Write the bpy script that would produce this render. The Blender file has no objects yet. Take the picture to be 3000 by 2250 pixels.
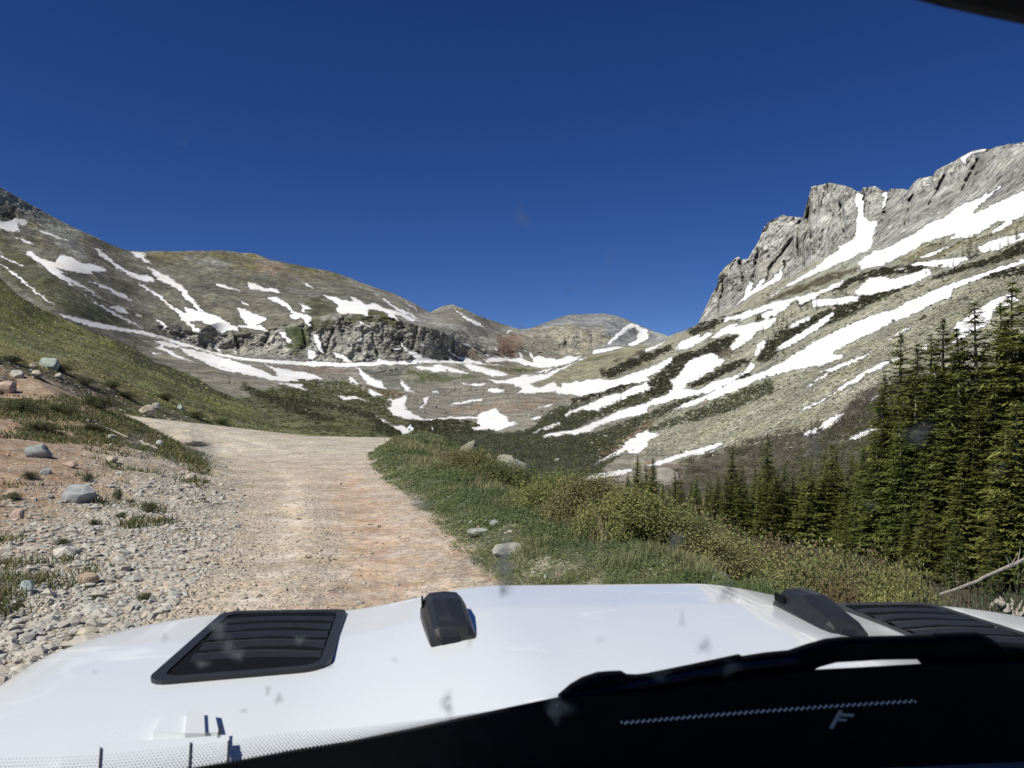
import bpy, math, random
import numpy as np
from mathutils import Vector, Matrix
random.seed(7)
RS = np.random.RandomState(11)
sc = bpy.context.scene
COL = sc.collection
R = math.radians

# ------------------------------------------------------------------ camera, sky, sun, exposure
F, CX, HV, EYE = 797.0, 512.0, 410.0, 1.75          # focal length in px, centre column, horizon row, eye height
cam_d = bpy.data.cameras.new('camera')
cam = bpy.data.objects.new('camera', cam_d); COL.objects.link(cam)
cam.location = (0, 0, EYE); cam.rotation_euler = (R(90), 0, 0)
cam_d.sensor_width = 36; cam_d.lens = 36 * F / 1024
cam_d.shift_y = (HV - 384) / 1024
cam_d.clip_start = 0.02; cam_d.clip_end = 20000
cam_d.dof.use_dof = True; cam_d.dof.focus_distance = 60; cam_d.dof.aperture_fstop = 14
sc.camera = cam
SUN_EL, SUN_AZ = 50.0, 232.0       # azimuth clockwise from +Y: behind and to the left
w = bpy.data.worlds.new('World'); sc.world = w; w.use_nodes = True
nt = w.node_tree; nt.nodes.clear()
sky = nt.nodes.new('ShaderNodeTexSky'); sky.sky_type = 'NISHITA'; sky.sun_disc = False
sky.sun_elevation = R(SUN_EL); sky.sun_rotation = R(SUN_AZ)
sky.altitude = 3700; sky.air_density = 0.8; sky.dust_density = 0.0; sky.ozone_density = 2.6
bg = nt.nodes.new('ShaderNodeBackground'); bg.inputs[1].default_value = 0.061
wo = nt.nodes.new('ShaderNodeOutputWorld')
skh = nt.nodes.new('ShaderNodeHueSaturation'); skh.inputs['Saturation'].default_value = 1.27; skh.inputs['Hue'].default_value = 0.517
nt.links.new(sky.outputs[0], skh.inputs['Color']); nt.links.new(skh.outputs[0], bg.inputs[0]); nt.links.new(bg.outputs[0], wo.inputs[0])
sd = bpy.data.lights.new('sun', 'SUN'); sd.energy = 4.2; sd.angle = R(0.5); sd.color = (1, 0.955, 0.88)
so = bpy.data.objects.new('sun', sd); COL.objects.link(so)
az, el = R(SUN_AZ), R(SUN_EL)
to_sun = Vector((math.sin(az) * math.cos(el), math.cos(az) * math.cos(el), math.sin(el)))
so.rotation_euler = to_sun.to_track_quat('Z', 'Y').to_euler(); so.location = (-30, -20, 60)
sc.view_settings.view_transform = 'Standard'; sc.view_settings.look = 'None'
sc.view_settings.exposure = 0.45; sc.view_settings.gamma = 1
sc.render.engine = 'CYCLES'
sc.cycles.max_bounces = 5; sc.cycles.diffuse_bounces = 2; sc.cycles.glossy_bounces = 2
sc.cycles.transmission_bounces = 2; sc.cycles.transparent_max_bounces = 8

# ------------------------------------------------------------------ numpy noise
def _hash(ix, iy, iz, seed):
    h = (ix.astype(np.int64) * 374761393 + iy.astype(np.int64) * 668265263 + iz.astype(np.int64) * 2147483647 + seed * 974634777) & 0xffffffff
    h = ((h ^ (h >> 13)) * 1274126177) & 0xffffffff
    h = h ^ (h >> 16)
    return (h & 0xffffff) / float(0xffffff)
def vnoise(x, y, z, seed=0):
    x0 = np.floor(x); y0 = np.floor(y); z0 = np.floor(z)
    fx = x - x0; fy = y - y0; fz = z - z0
    fx = fx * fx * (3 - 2 * fx); fy = fy * fy * (3 - 2 * fy); fz = fz * fz * (3 - 2 * fz)
    x0 = x0.astype(np.int64); y0 = y0.astype(np.int64); z0 = z0.astype(np.int64)
    r = 0
    for dx in (0, 1):
        wx = fx if dx else 1 - fx
        for dy in (0, 1):
            wy = fy if dy else 1 - fy
            for dz in (0, 1):
                wz = fz if dz else 1 - fz
                r = r + wx * wy * wz * _hash(x0 + dx, y0 + dy, z0 + dz, seed)
    return r * 2 - 1
def fbm(x, y, z, octv=5, seed=0, gain=0.5, ridged=False):
    x = np.asarray(x, float); y = np.asarray(y, float) + 0 * x; z = np.asarray(z, float) + 0 * x
    a, s, t = 1.0, 0.0, 0.0
    for o in range(octv):
        n = vnoise(x, y, z, seed + o * 17)
        if ridged: n = 1 - 2 * np.abs(n)
        s = s + a * n; t += a; a *= gain
        x = x * 2.03 + 11.3; y = y * 2.03 + 5.7; z = z * 2.03 + 3.1
    return s / t
def sstep(a, b, x):
    t = np.clip((x - a) / (b - a), 0, 1); return t * t * (3 - 2 * t)

# ------------------------------------------------------------------ polygons
def Z(n, pts):
    o = {1: (0, 170.67, 6.48), 2: (307.2, 238.93, 6.48), 3: (580.27, 119.47, 4.985), 5: (341.33, 392.53, 6.48), 6: (648.53, 358.4, 5.891), 0: (0, 0, 1)}[n]
    return [(o[0] + p[0] / o[2], o[1] + p[1] / o[2]) for p in pts]
def poly_sdf(U, V, poly, margin=8.0, default=-8.0):
    out = np.full(U.shape, default)
    P = np.array(poly, float)
    lo = P.min(0) - margin; hi = P.max(0) + margin
    m = (U > lo[0]) & (U < hi[0]) & (V > lo[1]) & (V < hi[1])
    if not m.any(): return out
    u, v = U[m], V[m]
    d2 = np.full(u.shape, 1e9); inside = np.zeros(u.shape, bool)
    n = len(P)
    for i in range(n):
        a = P[i]; b = P[(i + 1) % n]
        e = b - a; L = max(e @ e, 1e-9)
        t = np.clip(((u - a[0]) * e[0] + (v - a[1]) * e[1]) / L, 0, 1)
        d2 = np.minimum(d2, (u - a[0] - t * e[0]) ** 2 + (v - a[1] - t * e[1]) ** 2)
        if a[1] != b[1]:
            c = ((a[1] > v) != (b[1] > v)) & (u < (b[0] - a[0]) * (v - a[1]) / (b[1] - a[1]) + a[0])
            inside ^= c
    out[m] = np.sqrt(d2) * np.where(inside, 1, -1)
    return out

# ------------------------------------------------------------------ mesh helpers
def tag(o, label=None, cat=None, group=None, kind=None):
    if label: o['label'] = label
    if cat: o['category'] = cat
    if group: o['group'] = group
    if kind: o['kind'] = kind
    return o
def mesh_np(name, verts, faces, mat, parent=None, smooth=True, col=None, attrs=None, loops_per=None):
    """verts (N,3); faces (M,k) array, or a flat loop array with loops_per giving each face's size"""
    verts = np.asarray(verts, np.float32); me = bpy.data.meshes.new(name)
    if loops_per is None:
        faces = np.asarray(faces, np.int32); M, k = faces.shape
        flat = faces.ravel(); starts = np.arange(M, dtype=np.int32) * k; tot = np.full(M, k, np.int32)
    else:
        flat = np.asarray(faces, np.int32); tot = np.asarray(loops_per, np.int32)
        starts = np.concatenate([[0], np.cumsum(tot)[:-1]]).astype(np.int32); M = len(tot)
    me.vertices.add(len(verts)); me.vertices.foreach_set('co', verts.ravel())
    me.loops.add(len(flat)); me.loops.foreach_set('vertex_index', flat)
    me.polygons.add(M); me.polygons.foreach_set('loop_start', starts); me.polygons.foreach_set('loop_total', tot)
    me.polygons.foreach_set('use_smooth', np.full(M, smooth, bool))
    me.update(calc_edges=True); me.validate()
    if col is not None:
        col = np.asarray(col, np.float32); c4 = np.ones((len(verts), 4), np.float32); c4[:, :3] = col
        at = me.attributes.new('base', 'FLOAT_COLOR', 'POINT'); at.data.foreach_set('color', c4.ravel())
    for k2, vv in (attrs or {}).items():
        at = me.attributes.new(k2, 'FLOAT', 'POINT'); at.data.foreach_set('value', np.asarray(vv, np.float32))
    me.materials.append(mat)
    o = bpy.data.objects.new(name, me); COL.objects.link(o)
    if parent is not None: o.parent = parent
    return o
def empty(name, loc, label, cat, group=None, rz=0, scale=1.0):
    o = bpy.data.objects.new(name, None); COL.objects.link(o); o.location = loc
    o.rotation_euler = (0, 0, rz); o.scale = (scale,) * 3 if not isinstance(scale, tuple) else scale
    o.empty_display_size = 0.2
    return tag(o, label, cat, group)
def copy_tree(root, loc, rz, scale, label, group):
    r = root.copy(); COL.objects.link(r); r.location = loc; r.rotation_euler = (0, 0, rz)
    r.scale = (scale,) * 3 if not isinstance(scale, tuple) else scale
    r['label'] = label
    if group: r['group'] = group
    for ch in list(root.children):
        c = ch.copy(); COL.objects.link(c); c.parent = r
    return r
class MB:
    def __init__(s): s.v = []; s.f = []; s.n = []; s.k = 0
    def add(s, v, f):
        s.v += [tuple(p) for p in v]
        for q in f: s.f += [i + s.k for i in q]; s.n.append(len(q))
        s.k += len(v)
    def box(s, c, d, rz=0, M=None):
        c = Vector(c); v = []
        for dx in (-.5, .5):
            for dy in (-.5, .5):
                for dz in (-.5, .5):
                    p = Vector((dx * d[0], dy * d[1], dz * d[2]))
                    p = Matrix.Rotation(rz, 3, 'Z') @ p + c
                    v.append(M @ p if M else p)
        s.add(v, [(0, 1, 3, 2), (4, 6, 7, 5), (0, 4, 5, 1), (2, 3, 7, 6), (0, 2, 6, 4), (1, 5, 7, 3)])
    def tube(s, pts, rads, n=8, cap=True):
        base = s.k; v = []; f = []
        P = [Vector(p) for p in pts]
        for i, p in enumerate(P):
            d = (P[min(i + 1, len(P) - 1)] - P[max(i - 1, 0)]).normalized()
            a = d.orthogonal().normalized(); b = d.cross(a)
            for j in range(n):
                t = 2 * math.pi * j / n
                v.append(p + (a * math.cos(t) + b * math.sin(t)) * rads[i])
        for i in range(len(P) - 1):
            for j in range(n):
                j2 = (j + 1) % n
                f.append((i * n + j, i * n + j2, (i + 1) * n + j2, (i + 1) * n + j))
        if cap: f.append(tuple(range(n))[::-1]); f.append(tuple((len(P) - 1) * n + j for j in range(n)))
        s.add(v, f)
    def prism(s, a, b):
        """two outlines of equal length joined by walls, both ends capped"""
        n = len(a)
        s.add(list(a) + list(b), [tuple(range(n))[::-1], tuple(range(n, 2 * n))] + [(i, (i + 1) % n, n + (i + 1) % n, n + i) for i in range(n)])
    def build(s, name, mat, parent=None, smooth=False):
        return mesh_np(name, s.v, s.f, mat, parent, smooth, loops_per=s.n)

# ------------------------------------------------------------------ materials
def new_mat(name):
    m = bpy.data.materials.new(name); m.use_nodes = True; nt = m.node_tree; nt.nodes.clear()
    out = nt.nodes.new('ShaderNodeOutputMaterial'); return m, nt, out
def N(nt, t, **kw):
    n = nt.nodes.new(t)
    for k, v in kw.items():
        if k.startswith('i_'):
            key = k[2:]; key = int(key) if key.isdigit() else key.replace('_', ' ')
            n.inputs[key].default_value = v
        else: setattr(n, k, v)
    return n
def mathn(nt, op, a, b=None, c=None, clamp=False):
    n = N(nt, 'ShaderNodeMath', operation=op); n.use_clamp = clamp
    for i, x in enumerate((a, b, c)):
        if x is None: continue
        if isinstance(x, (int, float)): n.inputs[i].default_value = x
        else: nt.links.new(x, n.inputs[i])
    return n.outputs[0]
def mixc(nt, fac, a, b, mode='MIX'):
    n = N(nt, 'ShaderNodeMix', data_type='RGBA', blend_type=mode)
    for idx, x in ((0, fac), (6, a), (7, b)):
        if isinstance(x, (int, float)): n.inputs[idx].default_value = x
        elif isinstance(x, tuple): n.inputs[idx].default_value = x + (1,)
        else: nt.links.new(x, n.inputs[idx])
    return n.outputs[2]
def noise(nt, scale, detail=8, rough=0.6, vec=None, stretch=None, w=None):
    n = N(nt, 'ShaderNodeTexNoise', i_Scale=scale, i_Detail=detail, i_Roughness=rough)
    if vec is None: vec = N(nt, 'ShaderNodeNewGeometry').outputs['Position']
    if stretch:
        mp = N(nt, 'ShaderNodeMapping'); mp.inputs['Scale'].default_value = stretch
        nt.links.new(vec, mp.inputs['Vector']); vec = mp.outputs[0]
    nt.links.new(vec, n.inputs['Vector']); return n.outputs['Fac']
def mrange(nt, x, a, b, c, d, smooth=False):
    n = N(nt, 'ShaderNodeMapRange', i_1=a, i_2=b, i_3=c, i_4=d)
    if smooth: n.interpolation_type = 'SMOOTHSTEP'
    nt.links.new(x, n.inputs[0]); return n.outputs[0]

def terrain_mat(name, s0, bump, fine_amp=0.55, snow=True, snow_amp=3.0, crack=0.0, pebble=0.0):
    """vertex colour times fractal noise; snow where the 'snow' attribute is positive; s0 = size (m) of the largest mottling"""
    m, nt, out = new_mat(name); L = nt.links
    at = N(nt, 'ShaderNodeAttribute', attribute_name='base')
    n1 = noise(nt, 1 / s0, 12, 0.68)
    n2 = noise(nt, 7.3 / s0, 10, 0.7)
    k1 = mrange(nt, n1, 0.3, 0.7, 1 - fine_amp, 1 + fine_amp)
    k2 = mrange(nt, n2, 0.36, 0.64, 1 - fine_amp * .9, 1 + fine_amp * .9)
    n3 = noise(nt, 34 / s0, 9, 0.78)
    k = mathn(nt, 'MULTIPLY', mathn(nt, 'MULTIPLY', k1, k2), mrange(nt, n3, 0.34, 0.66, 1 - fine_amp * .9, 1 + fine_amp * .9))
    cr = N(nt, 'ShaderNodeAttribute', attribute_name='rough').outputs['Fac']
    if crack > 0:
        c1 = noise(nt, 22 / s0, 8, 0.75, stretch=(1, 1, 0.35))
        mp = N(nt, 'ShaderNodeMapping'); mp.inputs['Scale'].default_value = (1, .5, .45); L.new(N(nt, 'ShaderNodeNewGeometry').outputs['Position'], mp.inputs['Vector'])
        wv = N(nt, 'ShaderNodeVectorMath', operation='MULTIPLY_ADD'); nn = N(nt, 'ShaderNodeTexNoise', i_Scale=5 / s0, i_Detail=5.0); L.new(mp.outputs[0], nn.inputs['Vector'])
        L.new(nn.outputs['Color'], wv.inputs[0]); wv.inputs[1].default_value = (s0 * .16,) * 3; L.new(mp.outputs[0], wv.inputs[2])
        dk = mrange(nt, c1, 0.38, 0.52, 1 - crack, 1.0)
        for fs in (6, 19):
            ve = N(nt, 'ShaderNodeTexVoronoi', feature='DISTANCE_TO_EDGE', i_Scale=fs / s0); L.new(wv.outputs[0], ve.inputs['Vector'])
            dk = mathn(nt, 'MULTIPLY', dk, mrange(nt, ve.outputs['Distance'], .0, .09, 1 - crack * .9, 1.0))
        k = mathn(nt, 'MULTIPLY', k, mathn(nt, 'ADD', mathn(nt, 'MULTIPLY', mathn(nt, 'SUBTRACT', dk, 1.0), cr), 1.0))
    if pebble > 0:
        kk = k
        for sc_, am in ((22, 1.0), (48, .8)):
            vo = N(nt, 'ShaderNodeTexVoronoi', i_Scale=float(sc_)); L.new(N(nt, 'ShaderNodeNewGeometry').outputs['Position'], vo.inputs['Vector'])
            sp = N(nt, 'ShaderNodeSeparateColor'); L.new(vo.outputs['Color'], sp.inputs[0])
            k = mathn(nt, 'MULTIPLY', k, mrange(nt, sp.outputs[0], 0, 1, 1 - pebble * am, 1 + pebble * am))
            k = mathn(nt, 'MULTIPLY', k, mrange(nt, vo.outputs['Distance'], .35, .8, 1.0, 1 - pebble * .9))
        mk = N(nt, 'ShaderNodeMix', data_type='FLOAT'); L.new(mathn(nt, 'MULTIPLY', cr, .8), mk.inputs[0]); L.new(k, mk.inputs[2]); L.new(kk, mk.inputs[3]); k = mk.outputs[0]
    hsv = N(nt, 'ShaderNodeHueSaturation')
    L.new(at.outputs['Color'], hsv.inputs['Color'])
    L.new(mrange(nt, noise(nt, 2.1 / s0, 6, 0.6), 0.3, 0.7, 0.6, 1.35), hsv.inputs['Saturation'])
    L.new(mrange(nt, noise(nt, 3.7 / s0, 5, 0.6), 0.3, 0.7, 0.485, 0.515), hsv.inputs['Hue'])
    L.new(k, hsv.inputs['Value'])
    colr = hsv.outputs[0]
    hb = mathn(nt, 'ADD', n1, mathn(nt, 'MULTIPLY', n2, 0.16))
    bstr = 1.0
    pb = N(nt, 'ShaderNodeBsdfPrincipled'); pb.inputs['Roughness'].default_value = 0.95
    pb.inputs['Specular IOR Level'].default_value = 0.15
    bp = N(nt, 'ShaderNodeBump', i_Strength=0.9, i_Distance=bump)
    if snow:
        sn = N(nt, 'ShaderNodeAttribute', attribute_name='snow').outputs['Fac']
        f = mathn(nt, 'ADD', sn, mathn(nt, 'MULTIPLY', mathn(nt, 'SUBTRACT', noise(nt, 14 / s0, 12, 0.8), 0.5), snow_amp * 2.6))
        f = mrange(nt, f, -0.5, 0.6, 0, 1, True)
        sc1 = mixc(nt, mrange(nt, noise(nt, 2.5 / s0, 6, 0.6), 0.42, 0.66, 0, 0.8), (0.76, 0.765, 0.77), (0.66, 0.60, 0.52))
        colr = mixc(nt, f, colr, sc1)
        hb = mathn(nt, 'MULTIPLY', hb, mathn(nt, 'SUBTRACT', 1.0, mathn(nt, 'MULTIPLY', f, 0.85)))
    L.new(hb, bp.inputs['Height']); L.new(bp.outputs[0], pb.inputs['Normal'])
    L.new(colr, pb.inputs['Base Color']); L.new(pb.outputs[0], out.inputs[0])
    return m
def simple_mat(name, colr, rough=0.6, spec=0.4, nscale=None, namp=0.2, bump=0.0, coat=0.0, attr=False, metal=0.0):
    m, nt, out = new_mat(name); L = nt.links
    pb = N(nt, 'ShaderNodeBsdfPrincipled'); pb.inputs['Roughness'].default_value = rough
    pb.inputs['Specular IOR Level'].default_value = spec; pb.inputs['Metallic'].default_value = metal
    pb.inputs['Coat Weight'].default_value = coat; pb.inputs['Coat Roughness'].default_value = 0.06
    src = colr + (1,)
    if attr: a = N(nt, 'ShaderNodeAttribute', attribute_name='base').outputs['Color']
    if nscale:
        tc = N(nt, 'ShaderNodeTexCoord').outputs['Object']
        n = noise(nt, nscale, 8, 0.65, vec=tc)
        hs = N(nt, 'ShaderNodeHueSaturation')
        if attr: L.new(a, hs.inputs['Color'])
        else: hs.inputs['Color'].default_value = src
        L.new(mrange(nt, n, 0.25, 0.75, 1 - namp, 1 + namp), hs.inputs['Value'])
        L.new(hs.outputs[0], pb.inputs['Base Color'])
        if bump:
            bp = N(nt, 'ShaderNodeBump', i_Strength=0.8, i_Distance=bump); L.new(n, bp.inputs['Height']); L.new(bp.outputs[0], pb.inputs['Normal'])
    elif attr: L.new(a, pb.inputs['Base Color'])
    else: pb.inputs['Base Color'].default_value = src
    L.new(pb.outputs[0], out.inputs[0]); return m
def leaf_mat(name, transl=0.3, lo=0.8, hi=1.3):
    m, nt, out = new_mat(name); L = nt.links
    a = N(nt, 'ShaderNodeAttribute', attribute_name='base').outputs['Color']
    oi = N(nt, 'ShaderNodeObjectInfo').outputs['Random']
    hs = N(nt, 'ShaderNodeHueSaturation'); L.new(a, hs.inputs['Color'])
    L.new(mrange(nt, oi, 0, 1, lo, hi), hs.inputs['Value'])
    hs2 = mathn(nt, 'FRACT', mathn(nt, 'MULTIPLY', oi, 7.3)); L.new(mrange(nt, hs2, 0, 1, 0.475, 0.508), hs.inputs['Hue'])
    d = N(nt, 'ShaderNodeBsdfPrincipled'); d.inputs['Roughness'].default_value = 0.6; d.inputs['Specular IOR Level'].default_value = 0.25
    t = N(nt, 'ShaderNodeBsdfTranslucent'); mx = N(nt, 'ShaderNodeMixShader'); mx.inputs[0].default_value = transl
    L.new(hs.outputs[0], d.inputs['Base Color']); L.new(hs.outputs[0], t.inputs['Color'])
    L.new(d.outputs[0], mx.inputs[1]); L.new(t.outputs[0], mx.inputs[2]); L.new(mx.outputs[0], out.inputs[0]); return m

M_FAR = terrain_mat('alpine_ground_far', 90.0, 14.0, 0.5, crack=0.38)
M_MID = terrain_mat('alpine_ground_mid', 22.0, 2.2, 0.55, crack=0.4)
M_HILL = terrain_mat('grass_hill_ground', 7.0, 0.8, 0.5, snow=False)
M_NEAR = terrain_mat('dirt_road_ground', 1.1, 0.03, 0.33, snow=False, pebble=.22)
M_STONE = simple_mat('loose_stone', (.4, .38, .33), 0.9, 0.2, 25, 0.22, 0.01, attr=True)
M_BOULDER = simple_mat('boulder_rock', (.4, .38, .33), 0.9, 0.2, 4, 0.3, 0.03, attr=True)
M_TALUS = simple_mat('talus_rock', (.3, .3, .2), 0.95, 0.1, attr=True)
M_LEAF = leaf_mat('leaf', 0.3, .95, 1.45)
M_GRASS = leaf_mat('grass_blade', 0.3, 1.2, 1.3)
M_NEEDLE = leaf_mat('spruce_needle', 0.15, .7, 1.35)
M_BARK = simple_mat('spruce_bark', (.30, .25, .19), 0.9, 0.1, 8, 0.35, 0.02)
M_TWIG = simple_mat('twig_bark', (.17, .13, .095), 0.9, 0.1, 12, 0.3)
M_DEAD = simple_mat('weathered_dead_wood', (.33, .295, .25), 0.9, 0.1, 14, 0.45, 0.02)

# ------------------------------------------------------------------ far terrain: one continuous surface of mountains, headwall, valley
def at(u, v, Y): return Vector(((u - CX) / F * Y, Y, EYE + (HV - v) / F * Y))
SKY_L = [(-110, 128), (-60, 154), (0, 187), (23, 200), (54, 217), (77, 229.3), (95.7, 237), (114, 245.8), (123.5, 249.4), (135.8, 251.2), (177.5, 251.2), (220.7, 250.6), (254.6, 253.6), (270, 259.4), (288.6, 263.3), (325.7, 270.5), (342.7, 275.2), (372, 286.7), (393.6, 292.9), (412, 302), (424.5, 309.9), (430.7, 313), (435, 309.9), (443, 306), (453, 304.5), (463, 308.3), (475.4, 314.5), (492.4, 320.7), (511, 326.9), (520, 329.2), (529.4, 328.4), (543.3, 323.8), (555.7, 319.1), (569.6, 314.5), (605, 313.4), (615.9, 315.6), (628, 319.9), (639, 325.3), (648.6, 329.2), (668.6, 336.1),
         (690, 328), (698.7, 324.1), (704.7, 310), (710.7, 296), (717.7, 284), (718.7, 274), (724.7, 267), (732.8, 260), (738.8, 256), (740.8, 260), (747.8, 259), (752.8, 250), (758.8, 240), (763.9, 227.8), (770.9, 219.8), (782.9, 215.2), (792.9, 217.2), (803, 218.8), (805, 209.8), (809, 195.7), (811, 186.7), (817, 184.1), (833, 184), (851, 187.7), (857, 191.7), (861, 191.7), (863, 187.1), (875, 187.1), (883, 190.7), (888.3, 192), (890, 189.3), (908.3, 189.7), (913, 183.7), (921, 178.7), (933.4, 175.7), (934.4, 172), (941.4, 167.6), (957.4, 158.6), (973.5, 150.6), (991.5, 147.6), (1005.6, 145.6), (1024, 142), (1080, 132), (1160, 120)]
CP = [(-110, 128, 1250), (-110, 250, 1100), (-110, 330, 800), (0, 187, 1380), (0, 250, 1230), (0, 300, 1050), (0, 350, 800), (60, 217, 1500), (60, 270, 1200), (60, 312, 1000), (60, 330, 930), (60, 380, 400),
      (130, 250, 1640), (130, 300, 1330), (130, 325, 1230), (130, 348, 1050), (130, 400, 380), (220, 251, 1850), (220, 300, 1450), (170, 326, 1290), (170, 350, 1200), (220, 336, 1290), (220, 359, 1260), (220, 375, 780), (220, 400, 420), (220, 440, 240),
      (300, 265, 1950), (300, 310, 1420), (300, 324, 1290), (300, 362, 1250), (300, 368, 1235), (300, 385, 850), (300, 402, 480), (300, 437, 230),
      (345, 275, 2050), (345, 312, 1300), (345, 360, 1245), (345, 368, 1235), (345, 392, 850), (345, 415, 380), (345, 445, 200), (400, 296, 2100), (400, 316, 1300), (400, 363, 1245), (400, 380, 1080), (400, 395, 760), (400, 415, 450), (400, 440, 260),
      (430, 313, 2200), (430, 325, 1310), (430, 363, 1255), (430, 390, 900), (430, 415, 520), (430, 445, 270), (453, 304, 2000), (453, 322, 1600), (460, 338, 1380), (460, 364, 1300), (460, 376, 1150), (470, 400, 760), (470, 415, 560), (470, 440, 330), (470, 480, 165),
      (511, 327, 2100), (511, 345, 1560), (511, 362, 1480), (511, 378, 1150), (511, 400, 700), (511, 416, 520), (511, 440, 330), (511, 480, 165), (511, 540, 92),
      (570, 314, 2250), (570, 330, 1780), (570, 352, 1700), (570, 365, 1450), (570, 382, 1150), (570, 400, 760), (570, 415, 520), (570, 440, 330), (570, 480, 167), (570, 540, 92),
      (620, 314, 2200), (620, 330, 1850), (630, 345, 1700), (620, 360, 1350), (620, 380, 950), (620, 405, 600), (655, 333, 2000), (668, 338, 1700), (668, 350, 1450),
      (705, 312, 1270), (718, 275, 1230), (740, 258, 1240), (771, 220, 1230), (783, 216, 1220), (803, 219, 1140), (811, 187, 1030), (833, 184, 985), (850, 188, 930), (875, 187, 850), (885, 192, 850), (910, 190, 740),
      (941, 168, 690), (991, 148, 590), (1024, 142, 530), (1160, 118, 430), (760, 265, 1180), (820, 225, 990), (850, 225, 850), (895, 215, 700), (960, 185, 620), (1024, 165, 480)]
def slopeY(u, v):
    a = .62 * (u - CX) / F - (HV - v) / F
    ys = 52 / a if a > .02 else 1e9
    yf = 14.75 * F / (v - HV) if v > HV + 6 else 1e9
    return min(ys, yf)
for u in (620, 660, 700, 740, 781, 824, 871, 915, 960, 1000, 1030, 1090, 1160):
    base = np.interp(u, [560, 668, 700, 726, 781, 824, 875, 909, 957, 980, 1024, 1160], [420, 345, 330, 318, 283, 262, 252, 238, 209, 206, 190, 170])
    for v in np.arange(base + 2, 800, 26 if u > 680 else 34):
        CP.append((u, float(v), slopeY(u, v)))
CPa = np.array(CP, float)
# drop near-duplicates
keep = []
for i, p in enumerate(CPa):
    if all((p[0] - CPa[j][0]) ** 2 + (p[1] - CPa[j][1]) ** 2 > 16 for j in keep): keep.append(i)
CPa = CPa[keep]
RC = 14.0
def _ker(du, dv): return np.sqrt((du * .8) ** 2 + (dv * 1.6) ** 2 + RC * RC)
_A = _ker(CPa[:, None, 0] - CPa[None, :, 0], CPa[:, None, 1] - CPa[None, :, 1])
_n = len(CPa); _P = np.c_[np.ones(_n), CPa[:, 0] / 500, CPa[:, 1] / 500]
_S = np.block([[_A - np.eye(_n) * 2.0, _P], [_P.T, np.zeros((3, 3))]])
_w = np.linalg.solve(_S, np.r_[np.log(CPa[:, 2]), 0, 0, 0])
def farY(U, V):
    U = np.asarray(U, float); V = np.asarray(V, float); s = _w[_n] + _w[_n + 1] * U / 500 + _w[_n + 2] * V / 500
    for i in range(_n): s = s + _w[i] * _ker(U - CPa[i, 0], V - CPa[i, 1])
    return np.exp(s)
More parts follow.
